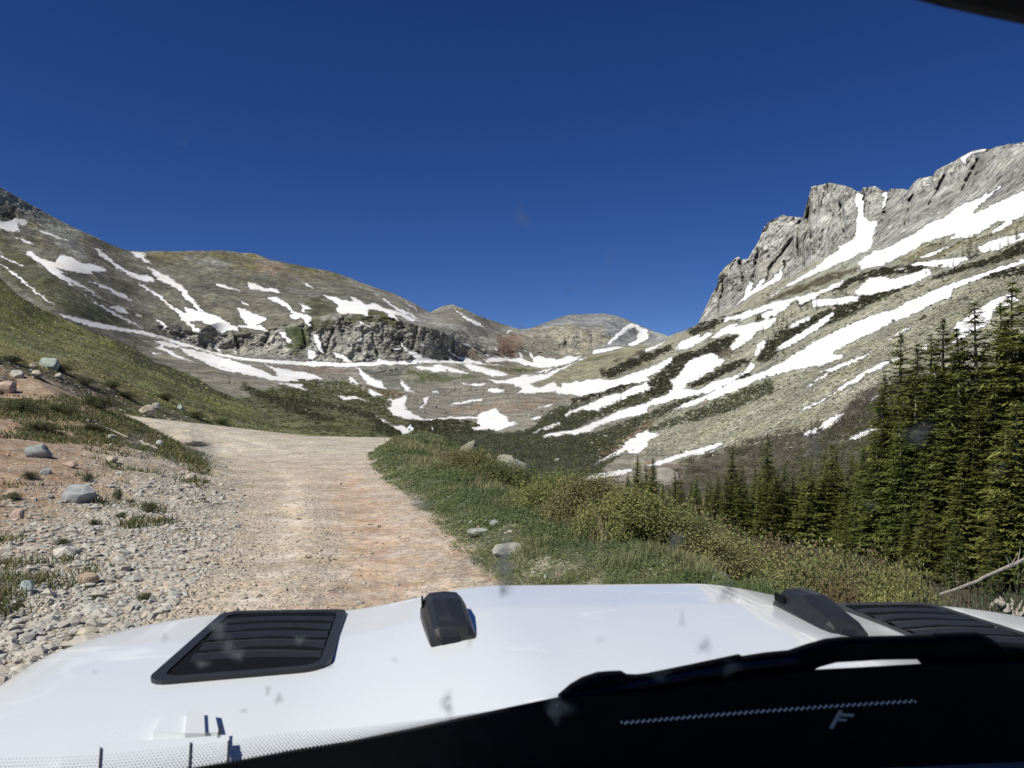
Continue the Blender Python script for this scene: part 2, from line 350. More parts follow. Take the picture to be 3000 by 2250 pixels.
SNOW = [
(1,[(0,325),(80,325),(95,298),(150,312),(185,335),(180,355),(125,350),(110,345),(125,375),(120,400),(60,390),(0,378),(-200,340),(-200,310)]),
(1,[(45,390),(130,440),(190,460),(235,484),(170,475),(110,440)]),
(1,[(245,378),(300,395),(370,422),(438,448),(430,454),(380,444),(310,420),(262,402)]),
(1,[(150,516),(215,520),(245,555),(300,580),(360,590),(375,560),(400,543),(450,555),(520,590),(620,605),(690,640),(697,662),(600,650),(605,678),(560,668),(500,665),(430,650),(350,625),(400,650),(440,670),(400,668),(500,725),(580,765),(640,810),(560,775),(470,730),(520,780),(600,840),(680,880),(760,925),(840,965),(940,1030),(880,1000),(800,965),(700,915),(620,860),(540,800),(440,730),(360,680),(300,630),(240,590),(170,545)]),
(1,[(640,810),(720,862),(640,822),(560,775)]),
(1,[(0,600),(90,655),(200,745),(300,825),(362,878),(345,872),(285,832),(180,755),(80,672),(0,612)]),
(1,[(0,545),(60,572),(145,616),(138,622),(70,592),(0,558)]),
(1,[(575,712),(680,745),(740,765),(800,795),(868,845),(800,830),(740,795),(680,765),(600,730)]),
(1,[(700,880),(770,870),(810,895),(832,930),(780,920),(740,905)]),
(1,[(340,914),(450,938),(600,975),(760,1010),(930,1038),(1000,1062),(1100,1092),(1300,1145),(1340,1168),(1200,1145),(1040,1088),(960,1068),(850,1050),(700,1030),(560,1002),(450,964)]),
(1,[(598,490),(640,505),(690,540),(740,588),(800,637),(880,665),(960,675),(1005,700),(990,727),(930,718),(850,695),(790,655),(720,605),(660,555),(620,520)]),
(1,[(820,518),(860,518),(900,530),(965,548),(940,558),(990,605),(940,592),(880,560)]),
(1,[(935,600),(1000,638),(1060,665),(1130,710),(1200,765),(1250,825),(1290,875),(1320,912),(1280,910),(1240,862),(1200,832),(1150,775),(1090,735),(1030,720),(1010,702),(1020,690),(970,652)]),
(1,[(890,720),(950,755),(1055,812),(1060,830),(1110,862),(1200,918),(1180,880),(1260,900),(1330,912),(1400,935),(1450,960),(1500,1000),(1550,1010),(1550,1045),(1470,1042),(1430,1062),(1380,1012),(1300,978),(1240,982),(1280,1022),(1340,1070),(1260,1045),(1200,985),(1120,905),(1050,845),(960,785),(900,738)]),
(1,[(1385,725),(1450,737),(1555,773),(1540,780),(1480,768),(1410,753)]),
(1,[(1600,722),(1650,725),(1720,760),(1790,763),(1830,795),(1750,788),(1680,778),(1610,768)]),
(1,[(1715,815),(1780,810),(1860,848),(1890,900),(1960,922),(2015,938),(2015,1014),(1980,1002),(1950,962),(1900,968),(1860,932),(1890,925),(1840,882),(1770,852)]),
(1,[(1525,885),(1580,890),(1640,930),(1730,948),(1700,985),(1660,1005),(1700,1000),(1745,1047),(1670,1032),(1610,1020),(1540,1020),(1530,1000),(1600,1000),(1570,965),(1555,940)]),
(1,[(1925,848),(1990,872),(2025,900),(1990,905),(1985,925),(1940,905),(1960,890)]),
(1,[(1940,712),(2000,733),(2037,765),(1980,752)]),(1,[(1550,838),(1615,863),(1610,880),(1570,864)]),
(1,[(985,948),(1050,978),(1088,1032),(1060,1020)]),(1,[(865,916),(918,943),(900,945),(880,935)]),
(1,[(1805,1040),(1850,1042),(1870,1083),(1905,1130),(1860,1112),(1820,1078)]),
(1,[(2015,1050),(2075,1068),(2070,1120),(2115,1192),(2090,1190),(2045,1140)]),
(1,[(1986,1143),(2052,1178),(2030,1217),(2000,1202)]),
(1,[(1378,1115),(1410,1128),(1428,1170),(1445,1195),(1400,1165)]),(1,[(1510,1150),(1525,1165),(1535,1195),(1512,1190)]),
(1,[(1690,1095),(1750,1140),(1740,1150),(1690,1110)]),
(1,[(1320,1155),(1440,1187),(1600,1212),(1800,1225),(2000,1235),(2230,1245),(2230,1273),(2000,1268),(1800,1255),(1600,1235),(1480,1217),(1400,1198)]),
(1,[(1005,1095),(1100,1110),(1200,1150),(1310,1170),(1380,1185),(1440,1230),(1560,1290),(1640,1330),(1500,1302),(1400,1262),(1300,1232),(1210,1192),(1150,1150),(1060,1140),(1100,1163),(1200,1208),(1280,1250),(1150,1217),(1050,1172),(1000,1140),(1040,1135),(1010,1112)]),
(1,[(965,1158),(1065,1195),(1000,1190)]),
(1,[(1380,1185),(1450,1213),(1520,1228),(1620,1258),(1700,1290),(1790,1328),(1785,1290),(1860,1313),(1937,1362),(1850,1372),(1720,1352),(1600,1327),(1480,1288),(1430,1242)]),
(1,[(1245,1203),(1350,1233),(1450,1273),(1560,1312),(1450,1302),(1330,1252)]),
(1,[(1965,1305),(2020,1328),(2070,1352),(1975,1362)]),
(1,[(1790,1370),(1880,1378),(1970,1383),(1960,1405),(2020,1432),(1940,1418),(1880,1398),(1810,1388)]),
(1,[(125,848),(190,862),(255,888),(180,876)]),
(2,[(100,365),(180,370),(260,400),(300,400),(250,362),(310,380),(380,425),(440,415),(520,450),(560,460),(640,490),(700,520),(780,547),(700,530),(680,540),(620,512),(570,492),(600,542),(560,525),(500,477),(440,462),(395,462),(395,502),(340,487),(250,492),(190,482),(175,455),(205,440)]),
(2,[(435,352),(560,428),(700,498),(785,545),(720,522),(600,480),(520,420)]),
(2,[(618,393),(720,463),(712,466),(660,432)]),(2,[(620,425),(720,515),(700,515),(640,455)]),
(2,[(0,480),(20,500),(28,570),(0,575),(-30,500)]),(2,[(310,518),(370,543),(430,582),(370,567)]),
(2,[(25,608),(80,620),(85,690),(122,747),(80,715),(40,662)]),(2,[(0,700),(40,720),(75,770),(30,782),(0,765)]),
(2,[(150,722),(200,743),(250,753),(290,800),(240,795),(190,772)]),
(2,[(0,797),(200,800),(450,798),(640,790),(850,790),(1000,788),(1130,800),(1050,810),(800,805),(600,815),(400,824),(200,832),(0,828)]),
(2,[(445,775),(520,788),(640,783),(700,780),(650,742),(590,705),(520,708),(575,722),(630,720),(582,650),(620,678),(650,718),(700,728),(760,768),(850,788),(870,802),(650,808),(450,812)]),
(2,[(870,722),(930,758),(960,795),(1000,790),(950,760),(893,698),(960,743),(1010,768),(1100,793),(1290,822),(1150,818),(1020,803),(880,803),(930,790)]),
(2,[(765,622),(805,663),(780,657)]),(2,[(732,663),(790,693),(750,697)]),(2,[(1000,673),(1060,683),(1067,707),(1010,692)]),
(2,[(943,448),(1000,488),(1090,528),(1155,577),(1090,562),(1010,512)]),
(2,[(1293,590),(1345,582),(1320,600),(1300,620)]),
(2,[(1113,768),(1150,780),(1230,765),(1300,770),(1380,770),(1365,735),(1395,740),(1400,775),(1470,800),(1430,750),(1402,718),(1450,735),(1470,765),(1500,750),(1540,768),(1620,773),(1700,757),(1750,763),(1822,742),(1760,782),(1620,832),(1500,838),(1400,817),(1350,802),(1290,792),(1240,797),(1160,802)]),
(2,[(1165,748),(1200,753),(1180,766)]),(2,[(1200,705),(1235,712),(1225,740)]),(2,[(1125,708),(1152,712),(1140,724)]),
(2,[(670,833),(700,820),(800,823),(860,813),(960,838),(1070,878),(980,872),(940,862),(900,850),(960,872),(880,862),(830,870),(790,853)]),
(2,[(1000,805),(1080,813),(1150,838),(1230,850),(1310,880),(1220,892),(1100,863),(1040,843)]),
(2,[(320,825),(350,838),(370,868),(410,888),(440,908),(480,918),(520,975),(440,962),(390,947),(360,912)]),
(2,[(255,888),(290,893),(350,950),(290,942)]),(2,[(608,898),(640,938),(660,968),(702,995),(650,992),(608,950)]),
(2,[(-300,800),(-200,830),(-100,850),(0,866),(40,873),(100,912),(0,914),(-150,900)]),
(2,[(190,1013),(260,1018),(300,1013),(380,1045),(300,1042),(240,1047)]),(2,[(390,973),(440,983),(500,1012),(440,1022),(400,1002)]),
(2,[(480,1030),(560,1040),(640,1010),(660,1020),(640,1050),(622,1075),(660,1110),(700,1140),(760,1160),(820,1160),(950,1150),(1090,1145),(1140,1120),(1220,1095),(1250,1120),(1300,1150),(1310,1180),(1365,1180),(1340,1195),(1400,1195),(1300,1222),(1240,1247),(1150,1237),(1070,1242),(1065,1215),(1110,1215),(1090,1170),(1000,1168),(900,1168),(820,1182),(760,1182),(640,1167),(560,1147),(518,1100),(560,1060)]),
(2,[(535,1203),(620,1208),(680,1243),(682,1270),(650,1297),(600,1252)]),(2,[(460,1160),(500,1165),(540,1200),(500,1190)]),
(2,[(905,1082),(960,1060),(1060,1040),(1140,1030),(1147,1046),(1050,1062),(960,1080)]),
(2,[(745,1030),(800,1012),(780,1060),(752,1100),(715,1109),(750,1070)]),
(2,[(970,925),(1040,938),(1150,933),(1150,952),(1080,957),(1030,947)]),(2,[(1140,990),(1190,960),(1240,968),(1287,985),(1240,1002),(1180,992)]),
(2,[(815,985),(855,978),(850,995),(815,1000)]),
(2,[(1165,910),(1260,913),(1350,893),(1430,888),(1560,868),(1700,808),(1810,763),(1822,770),(1720,812),(1560,902),(1450,940),(1500,960),(1600,918),(1610,950),(1640,965),(1640,935),(1740,923),(1830,913),(1900,903),(1960,910),(2050,888),(2212,833),(2212,922),(2150,937),(2050,937),(1950,972),(1800,1022),(1700,1012),(1620,1007),(1610,990),(1500,1002),(1400,1002),(1350,1002),(1390,970),(1340,955),(1330,940),(1220,937),(1200,922)]),
(2,[(1360,888),(1440,875),(1460,885),(1400,900)]),(2,[(1480,905),(1560,870),(1600,835),(1500,850),(1460,870),(1540,860)]),
(2,[(1670,1130),(1720,1100),(1800,1078),(1900,1028),(2050,988),(2212,918),(2212,962),(2180,987),(2050,1042),(1950,1092),(1890,1117),(1790,1105),(1720,1132),(1680,1162)]),
(2,[(1515,1275),(1600,1253),(1700,1238),(1820,1213),(1900,1178),(2000,1128),(2100,1088),(2212,1058),(2212,1132),(2130,1147),(2000,1177),(1900,1212),(1850,1247),(1750,1272),(1620,1277),(1540,1292)]),
(2,[(1455,1257),(1540,1218),(1640,1183),(1652,1200),(1560,1232),(1480,1260)]),(2,[(1450,1165),(1520,1138),(1517,1160),(1470,1177)]),
(2,[(1430,1115),(1530,1083),(1620,1058),(1560,1092)]),(2,[(1410,1160),(1440,1145),(1430,1162)]),
(2,[(1825,1477),(1920,1420),(2050,1348),(2130,1308),(2180,1248),(2212,1238),(2212,1342),(2150,1392),(2065,1392),(2130,1340),(2000,1412),(1900,1452)]),
(2,[(2035,1452),(2110,1410),(2070,1442)]),(2,[(1530,557),(1610,524),(1570,547)]),(2,[(1733,532),(1755,506),(1747,527)]),
(2,[(1938,682),(1980,638),(2000,608),(2060,558),(2090,541),(2150,558),(2212,598),(2212,652),(2170,662),(2130,692),(2080,702),(2070,682),(2120,655),(2143,600),(2130,577),(2090,582),(2050,612),(2000,652),(1960,692)]),
(2,[(1850,720),(1920,703),(1980,698),(2120,686),(2000,717),(1840,754)]),
(2,[(1735,1562),(1850,1528),(1950,1508),(2080,1488),(2130,1498),(2040,1532),(1900,1552),(1800,1572)]),
(3,[(1393,363),(1405,380),(1410,410),(1420,480),(1440,505),(1482,500),(1470,550),(1457,590),(1450,630),(1442,657),(1390,667),(1360,692),(1240,742),(1130,792),(1000,852),(925,907),(955,872),(1040,815),(1150,750),(1215,700),(1212,668),(1225,690),(1280,650),(1290,630),(1350,600),(1370,570),(1370,500),(1385,470),(1370,430),(1358,400),(1375,370)]),
(3,[(1508,360),(1537,363),(1522,457),(1508,455)]),(3,[(1593,407),(1627,373),(1620,392),(1600,412)]),
(3,[(2300,310),(2212,355),(2150,380),(2080,410),(2020,440),(1958,467),(1990,430),(2030,400),(2080,350),(2130,290),(2178,228),(2152,272),(2110,310),(2060,350),(1990,390),(1920,410),(1880,435),(1820,480),(1750,510),(1700,540),(1640,580),(1560,620),(1500,650),(1470,650),(1450,663),(1420,680),(1380,720),(1400,740),(1350,765),(1300,782),(1400,752),(1500,732),(1560,702),(1600,682),(1680,642),(1700,622),(1800,592),(1860,572),(1840,602),(1940,592),(2000,562),(2080,512),(2120,502),(2060,547),(2030,582),(2100,552),(2212,482),(2400,390),(2400,270)]),
(3,[(1878,195),(1960,157),(2050,136),(2045,150),(1960,172),(1920,202),(1937,190),(1925,222),(1902,215),(1858,272),(1888,230),(1900,205)]),
(3,[(2115,137),(2212,113),(2300,100),(2300,112),(2212,127),(2140,139)]),(3,[(1713,332),(1767,298),(1755,317),(1725,337)]),
(3,[(722,977),(760,940),(800,890),(828,830),(850,803),(864,820),(850,850),(912,788),(922,800),(900,830),(960,790),(1022,713),(1000,780),(1005,800),(900,852),(850,877),(790,922)]),
(3,[(1043,588),(1062,600),(1052,612)]),
(3,[(1695,685),(1780,648),(1862,623),(1760,682),(1700,697)]),
(3,[(2300,530),(2212,563),(2120,578),(2040,603),(1980,638),(2000,667),(2080,652),(2180,612),(2212,602),(2300,570)]),
(3,[(1640,718),(1760,698),(1860,688),(1910,678),(1962,700),(1900,712),(1860,742),(1750,732),(1660,732)]),
(3,[(1560,743),(1640,738),(1600,752)]),
(3,[(1400,820),(1440,788),(1500,778),(1560,793),(1640,768),(1740,738),(1752,772),(1660,822),(1560,852),(1480,872),(1400,882),(1358,872),(1380,840)]),
(3,[(708,1017),(730,983),(800,968),(850,943),(872,955),(830,982),(760,1002)]),
(3,[(860,950),(920,918),(1000,898),(1100,878),(1200,848),(1310,798),(1342,788),(1300,832),(1200,872),(1170,897),(1100,927),(1080,902),(1030,940),(1000,962),(930,1002),(900,987),(897,970),(960,945),(860,977),(810,1002),(740,1052),(678,1062),(700,1040),(780,1010)]),
(3,[(1165,897),(1260,888),(1330,878),(1402,878),(1380,907),(1280,927),(1220,932),(1150,937)]),
(3,[(305,1157),(380,1118),(462,1088),(400,1127),(330,1162)]),
(3,[(468,1150),(500,1108),(560,1078),(600,1063),(590,1085),(640,1058),(662,1065),(600,1112),(540,1142),(500,1152)]),
(3,[(640,1085),(720,1038),(830,1018),(900,1003),(977,983),(980,1002),(940,1042),(880,1057),(850,1097),(790,1142),(742,1152),(760,1105),(800,1075),(740,1070),(680,1092)]),
(3,[(1038,1052),(1060,1008),(1152,973),(1140,1002),(1080,1032)]),
(3,[(968,1152),(1020,1108),(1100,1058),(1180,1008),(1260,958),(1272,975),(1180,1052),(1100,1102),(1040,1132),(980,1157)]),
(3,[(868,1162),(880,1128),(910,1098),(937,1093),(925,1132),(880,1182)]),
(3,[(450,1300),(480,1278),(540,1208),(590,1178),(650,1163),(680,1168),(700,1190),(732,1200),(690,1232),(640,1262),(600,1292),(540,1312),(523,1340),(600,1342),(660,1302),(740,1282),(800,1262),(850,1208),(882,1220),(850,1262),(780,1292),(822,1268),(760,1312),(680,1352),(600,1372),(540,1382),(460,1402),(350,1432),(200,1482),(100,1522),(0,1572),(0,1538),(90,1498),(200,1448),(330,1408),(430,1368),(455,1340)]),
(3,[(445,1452),(560,1398),(680,1348),(760,1308),(900,1258),(1000,1208),(1100,1148),(1200,1088),(1300,1038),(1420,988),(1500,958),(1560,948),(1620,908),(1700,878),(1790,838),(1900,798),(2020,758),(2100,728),(2180,703),(2300,660),(2300,685),(2212,717),(2130,747),(2050,772),(1950,812),(1860,852),(1840,892),(1740,932),(1640,982),(1560,1012),(1500,1042),(1420,1082),(1340,1122),(1258,1162),(1300,1172),(1362,1160),(1280,1202),(1190,1232),(1100,1242),(1020,1262),(960,1282),(900,1292),(820,1342),(740,1372),(640,1402),(560,1432),(480,1452)]),
(3,[(1113,1342),(1180,1290),(1260,1240),(1350,1198),(1440,1158),(1482,1143),(1400,1202),(1300,1242),(1240,1272),(1160,1322)]),
(3,[(1178,1262),(1280,1223),(1340,1198),(1440,1148),(1330,1222),(1260,1257)]),(3,[(1113,1367),(1180,1328),(1160,1352)]),
(3,[(1067,1467),(1120,1430),(1200,1398),(1250,1368),(1310,1323),(1360,1288),(1440,1238),(1520,1203),(1592,1178),(1580,1202),(1520,1232),(1440,1272),(1380,1312),(1300,1352),(1220,1402),(1140,1442)]),
(3,[(1518,1112),(1580,1058),(1652,1023),(1640,1047),(1560,1092)]),
(3,[(1833,1042),(1900,998),(1960,958),(2020,918),(2100,878),(2160,865),(2200,900),(2130,935),(2060,962),(2050,1012),(1960,1062),(1880,1112),(1848,1122),(1890,1060)]),
(3,[(1688,1152),(1720,1108),(1742,1150),(1700,1167)]),
(3,[(165,1662),(240,1598),(340,1538),(352,1560),(412,1558),(382,1582),(280,1642),(222,1662)]),
(3,[(540,1662),(620,1628),(702,1608),(680,1642),(600,1662)]),(3,[(1193,1512),(1260,1478),(1322,1463),(1290,1502),(1230,1542),(1180,1552)]),
(3,[(1328,1592),(1420,1548),(1492,1533),(1480,1562),(1360,1602)]),(3,[(1438,1402),(1480,1373),(1512,1370),(1460,1407)]),(3,[(1100,1562),(1150,1543),(1202,1560),(1120,1582)]),
(3,[(-20,1310),(40,1298),(110,1298),(150,1308),(230,1288),(330,1248),(400,1208),(460,1178),(472,1195),(430,1232),(350,1282),(280,1312),(180,1332),(100,1362),(-20,1385)]),
(3,[(0,1452),(60,1428),(150,1398),(250,1348),(350,1328),(372,1335),(320,1362),(240,1382),(150,1422),(60,1457)]),
(6,[(-20,630),(100,588),(200,553),(300,528),(430,493),(442,510),(330,547),(472,530),(400,552),(250,572),(100,622),(-20,645)]),
(6,[(908,437),(1000,398),(1100,333),(1152,325),(1132,362),(1060,412),(1000,432),(940,462)]),(6,[(1263,432),(1300,413),(1362,403),(1350,437),(1280,452)]),
(6,[(1510,903),(1560,908),(1602,945),(1597,988),(1560,990),(1538,940)]),(6,[(1698,955),(1760,963),(1772,1002),(1718,987)]),(6,[(1838,1010),(1900,988),(1947,1020),(1930,1052),(1868,1042)]),
]
# ground cover: (zoom, polygon, colour, roughness 0..1, softness px)
SCREE=(.25,.25,.225); TUNDRA=(.15,.142,.112); DKT=(.088,.090,.055); CLIFF=(.31,.30,.26); GREY=(.24,.235,.21); TAL=(.30,.29,.22); SHR=(.040,.036,.022); WIL=(.045,.050,.028); GRN=(.105,.108,.055)
COVER = [
(0,[(-120,100),(0,187),(123,249),(255,253),(345,275),(400,300),(400,318),(330,322),(300,322),(270,335),(200,332),(165,330),(150,350),(180,372),(240,392),(262,420),(-120,420)],TUNDRA,.15,3),
(1,[(-400,-100),(0,100),(150,190),(350,300),(620,425),(500,430),(520,440),(560,560),(500,585),(430,520),(380,480),(300,400),(250,330),(200,330),(100,240),(0,230),(-400,100)],(.24,.24,.205),.3,3),
(1,[(0,230),(100,245),(90,330),(0,320)],(.12,.11,.085),.8,3),
(1,[(180,345),(230,340),(270,420),(290,520),(250,480),(220,400)],(.2,.185,.13),.2,3),
(1,[(730,495),(820,520),(900,575),(960,640),(900,620),(800,560)],(.21,.2,.155),.2,3),
(1,[(880,520),(1150,520),(1430,516),(1650,535),(1900,605),(2212,655),(2212,700),(1900,690),(1500,640),(1150,600),(960,590)],(.16,.145,.09),.2,5),
(1,[(1200,565),(1300,560),(1450,580),(1520,620),(1450,640),(1300,625)],(.23,.225,.19),.2,4),
(1,[(1650,590),(1800,570),(1880,640),(1780,665),(1690,665)],(.215,.175,.13),.3,4),
(1,[(0,430),(200,560),(420,730),(640,880),(800,975),(980,1050),(700,1020),(480,940),(300,870),(0,650)],DKT,.1,5),
(1,[(1290,800),(1380,790),(1370,860),(1310,860)],(.19,.175,.14),.4,4),(1,[(1900,770),(2080,790),(2070,825),(1960,820)],(.19,.185,.16),.4,4),
(2,[(230,235),(420,305),(560,345),(680,405),(800,485),(830,560),(760,545),(640,480),(500,400),(330,300)],(.22,.21,.17),.2,5),
(2,[(0,380),(90,380),(200,440),(180,480),(60,520),(0,500)],(.07,.07,.042),.1,5),
(0,[(160,327),(190,332),(215,336),(262,334),(285,324),(307,322),(345,310),(400,318),(428,309),(443,310),(480,332),(500,340),(512,350),(505,362),(470,362),(440,363),(300,364),(250,361),(215,352),(185,348)],CLIFF,1,2.5),
(2,[(0,520),(120,520),(300,490),(400,500),(520,480),(600,550),(560,560),(380,540),(200,560),(0,580)],(.1,.1,.062),.5,5),
(2,[(390,465),(470,462),(520,500),(540,540),(450,500),(395,500)],(.085,.085,.04),.2,3),
(1,[(1830,1010),(1950,1000),(2000,1060),(1960,1180),(1880,1180),(1860,1100)],(.075,.085,.045),.4,4),
(2,[(690,690),(760,680),(900,760),(830,790),(740,770)],(.17,.165,.135),.2,4),
(2,[(1000,700),(1100,720),(1120,760),(1200,790),(1100,790),(1020,760)],(.22,.18,.14),.2,4),
(2,[(0,832),(320,826),(660,815),(640,870),(620,920),(660,990),(520,985),(400,950),(300,940),(120,920),(0,900)],(.21,.195,.17),.35,3),
(2,[(360,840),(640,820),(600,900),(640,985),(520,960),(420,890)],(.17,.17,.15),1,4),
(1,[(1650,1250),(2212,1275),(2212,1330),(1900,1320),(1700,1290)],(.22,.18,.15),.3,4),
(2,[(625,850),(700,850),(800,875),(1050,890),(1150,890),(1050,910),(900,940),(760,948),(640,930)],(.085,.095,.045),.2,3),
(2,[(640,880),(700,880),(720,910),(660,920)],(.24,.22,.17),.4,4),
(2,[(640,930),(760,940),(740,980),(680,985)],(.2,.2,.17),.9,3),
(2,[(1080,815),(1200,812),(1300,830),(1500,850),(1460,862),(1300,870),(1150,840)],(.12,.11,.065),.2,4),
(2,[(1350,830),(1470,835),(1480,862),(1370,858)],(.07,.085,.035),.2,3),
(0,[(433,310),(453,304),(480,314),(515,329),(500,340),(470,330),(445,322)],(.24,.225,.19),.85,3),
(0,[(512,331),(543,323),(570,314),(616,315),(640,327),(668,337),(655,345),(600,352),(560,345),(520,340)],(.25,.255,.25),.6,3),
(2,[(1380,610),(1450,585),(1550,565),(1700,560),(1900,570),(1990,640),(1900,690),(1830,740),(1740,758),(1620,765),(1500,745),(1400,715)],(.31,.285,.225),1,3),
(2,[(1240,630),(1340,605),(1400,620),(1380,700),(1340,755),(1240,750)],(.19,.125,.095),.9,4),
(2,[(1320,640),(1400,610),(1390,690),(1340,740)],(.26,.20,.15),.9,4),
(2,[(1150,800),(1500,840),(1850,750),(2212,680),(2212,840),(1960,900),(1640,930),(1500,950),(1450,930),(1650,850)],(.24,.225,.15),.3,4),
(2,[(1920,890),(1950,820),(2010,780),(2212,720),(2212,840),(1990,915)],(.23,.215,.15),.8,4),
(2,[(1920,890),(1900,850),(1970,800),(2120,740),(2212,720),(2212,740),(2010,790),(1950,830)],(.06,.05,.035),.2,2),
(2,[(620,1060),(700,960),(800,930),(1000,920),(1300,890),(1400,960),(1640,1000),(1720,1015),(1600,1060),(1450,1110),(1330,1140),(1220,1100),(1090,1150),(760,1160),(660,1110)],(.215,.20,.165),.35,4),
(2,[(900,1110),(1100,1070),(1300,1060),(1500,1040),(1700,1020),(1600,1060),(1400,1120),(1250,1110),(1100,1140)],(.24,.19,.145),.3,6),
(2,[(-60,900),(100,920),(330,945),(560,990),(650,1020),(520,1040),(500,1080),(560,1170),(450,1150),(300,1120),(0,1060),(-300,1000)],(.095,.095,.045),.2,4),
(2,[(330,950),(560,985),(640,1010),(520,1035),(400,1000)],(.17,.12,.08),.2,4),
(0,[(262,411),(240,398),(262,392),(300,388),(350,392),(385,400),(405,415),(425,440),(400,450),(240,445)],GRN,.2,4),
(2,[(-130,1030),(60,1060),(180,1080),(330,1100),(420,1140),(470,1170),(500,1200),(420,1190),(300,1130),(180,1110),(60,1090),(-130,1060)],(.055,.055,.033),.1,3),
(2,[(430,1170),(500,1190),(560,1220),(620,1290),(560,1295),(440,1250)],(.05,.065,.028),.1,3),
(2,[(-420,930),(-300,1000),(-200,1020),(-80,1060),(60,1130),(170,1160),(170,1190),(60,1180),(-100,1120),(-300,1040),(-420,980)],(.06,.055,.034),.1,3),
(0,[(414,421),(440,419),(475,424),(500,433),(530,430),(545,416),(560,408),(600,399),(638,383),(655,388),(600,413),(575,430),(612,437),(650,428),(700,408),(770,378),(775,392),(735,410),(660,430),(630,448),(604,468),(590,480),(600,490),(700,530),(760,480),(810,445),(860,415),(885,388),(905,380),(1060,370),(1100,680),(600,680),(480,560),(440,500),(410,440)],WIL,.1,2.5),
(2,[(860,1190),(1000,1200),(1010,1240),(900,1250),(850,1210)],(.12,.115,.075),.3,3),
(0,[(645,490),(660,474),(690,458),(725,448),(767,436),(836,419),(880,392),(905,372),(1060,370),(1100,700),(640,700)],(.10,.092,.065),.1,6),
(3,[(930,900),(1040,850),(1240,770),(1390,740),(1330,770),(1200,830),(1000,890),(880,940)],(.085,.072,.045),.1,2.5),
(3,[(530,1050),(620,1010),(760,970),(860,950),(800,992),(720,1010),(560,1085)],SHR,.1,2.5),(3,[(900,960),(990,945),(960,987),(880,1002)],SHR,.1,2),
(3,[(120,1270),(150,1240),(300,1180),(440,1130),(460,1150),(280,1230),(150,1290)],SHR,.1,2),
(3,[(600,1150),(680,1100),(780,1075),(790,1092),(740,1130),(680,1182),(620,1200),(500,1262),(450,1312),(460,1342),(380,1382),(300,1352),(400,1262),(460,1190),(540,1160)],SHR,.1,2.5),
(3,[(640,1190),(790,1080),(780,1130),(740,1180),(700,1190)],(.085,.07,.05),.1,3),
(3,[(530,1332),(640,1270),(740,1220),(830,1190),(842,1210),(740,1262),(600,1332)],SHR,.1,2),(3,[(730,1320),(830,1265),(860,1270),(760,1325)],SHR,.1,2),
(3,[(880,1202),(900,1140),(990,1058),(1100,1008),(1250,938),(1400,878),(1520,848),(1600,808),(1690,788),(1640,832),(1500,892),(1350,972),(1150,1062),(1000,1152),(920,1212)],(.05,.05,.028),.1,2.5),
(3,[(1230,860),(1330,800),(1500,740),(1640,728),(1760,713),(1700,762),(1560,772),(1400,802),(1300,852)],SHR,.1,2.5),
(3,[(1760,790),(1900,730),(2050,690),(2212,608),(2300,580),(2300,640),(2212,672),(2080,712),(1900,762)],SHR,.1,2.5),
(3,[(2000,792),(2100,748),(2212,728),(2300,700),(2300,750),(2212,772),(2080,792)],SHR,.1,2.5),
(3,[(2212,540),(2000,600),(1880,650),(1690,730),(1600,700),(1700,640),(1900,610),(2100,560),(2212,510)],(.17,.155,.10),.2,3),
(3,[(1080,900),(1170,870),(1190,890),(1100,935)],SHR,.1,2),
(3,[(-40,1395),(130,1340),(270,1300),(252,1332),(100,1382),(-40,1420)],SHR,.1,2),(3,[(0,1472),(100,1420),(200,1380),(330,1332),(450,1312),(462,1362),(300,1422),(180,1452),(60,1502),(0,1512)],WIL,.1,2),
(3,[(0,1602),(150,1530),(330,1468),(480,1408),(600,1378),(560,1412),(430,1472),(300,1542),(200,1602),(100,1662),(0,1662)],WIL,.1,2.5),
(3,[(80,1659),(200,1600),(330,1500),(380,1490),(300,1560),(180,1659)],(.2,.14,.10),.2,4),
(3,[(1270,1475),(1380,1380),(1525,1305),(1525,1380),(1480,1480),(1450,1540),(1250,1562)],(.10,.085,.068),.1,3),
(6,[(-20,600),(60,590),(200,640),(230,680),(100,760),(20,740)],(.23,.18,.14),.4,3),
]
TALUS_POLY = (3,[(330,1480),(560,1420),(760,1365),(960,1290),(1200,1235),(1400,1165),(1640,1000),(1860,890),(2050,780),(2212,720),(2400,650),(2400,900),(2100,900),(1840,1050),(1600,1190),(1500,1300),(1270,1460),(1180,1540),(900,1620),(560,1662),(160,1662)])
CRAG = (3,[(440,1085),(590,1030),(620,950),(685,815),(790,670),(950,470),(1110,470),(1150,300),(1400,320),(1635,330),(1760,250),(2050,120),(2212,90),(2400,40),(2600,20),(2600,160),(2212,352),(2000,440),(1880,435),(1700,540),(1500,650),(1450,640),(1480,500),(1400,480),(1370,580),(1215,690),(1030,800),(1000,780),(850,860),(725,975),(600,1028)])
COVER.append(CRAG + ((.41,.40,.36),1,2))
COVER.append((3,[(880,700),(1000,690),(1020,800),(860,870),(725,985),(600,1030),(700,960),(850,850)],(.27,.26,.225),.3,2))
COVER.append((3,[(1240,742),(1360,692),(1440,657),(1420,680),(1380,722),(1330,740),(1240,750)],(.26,.26,.22),.2,2))

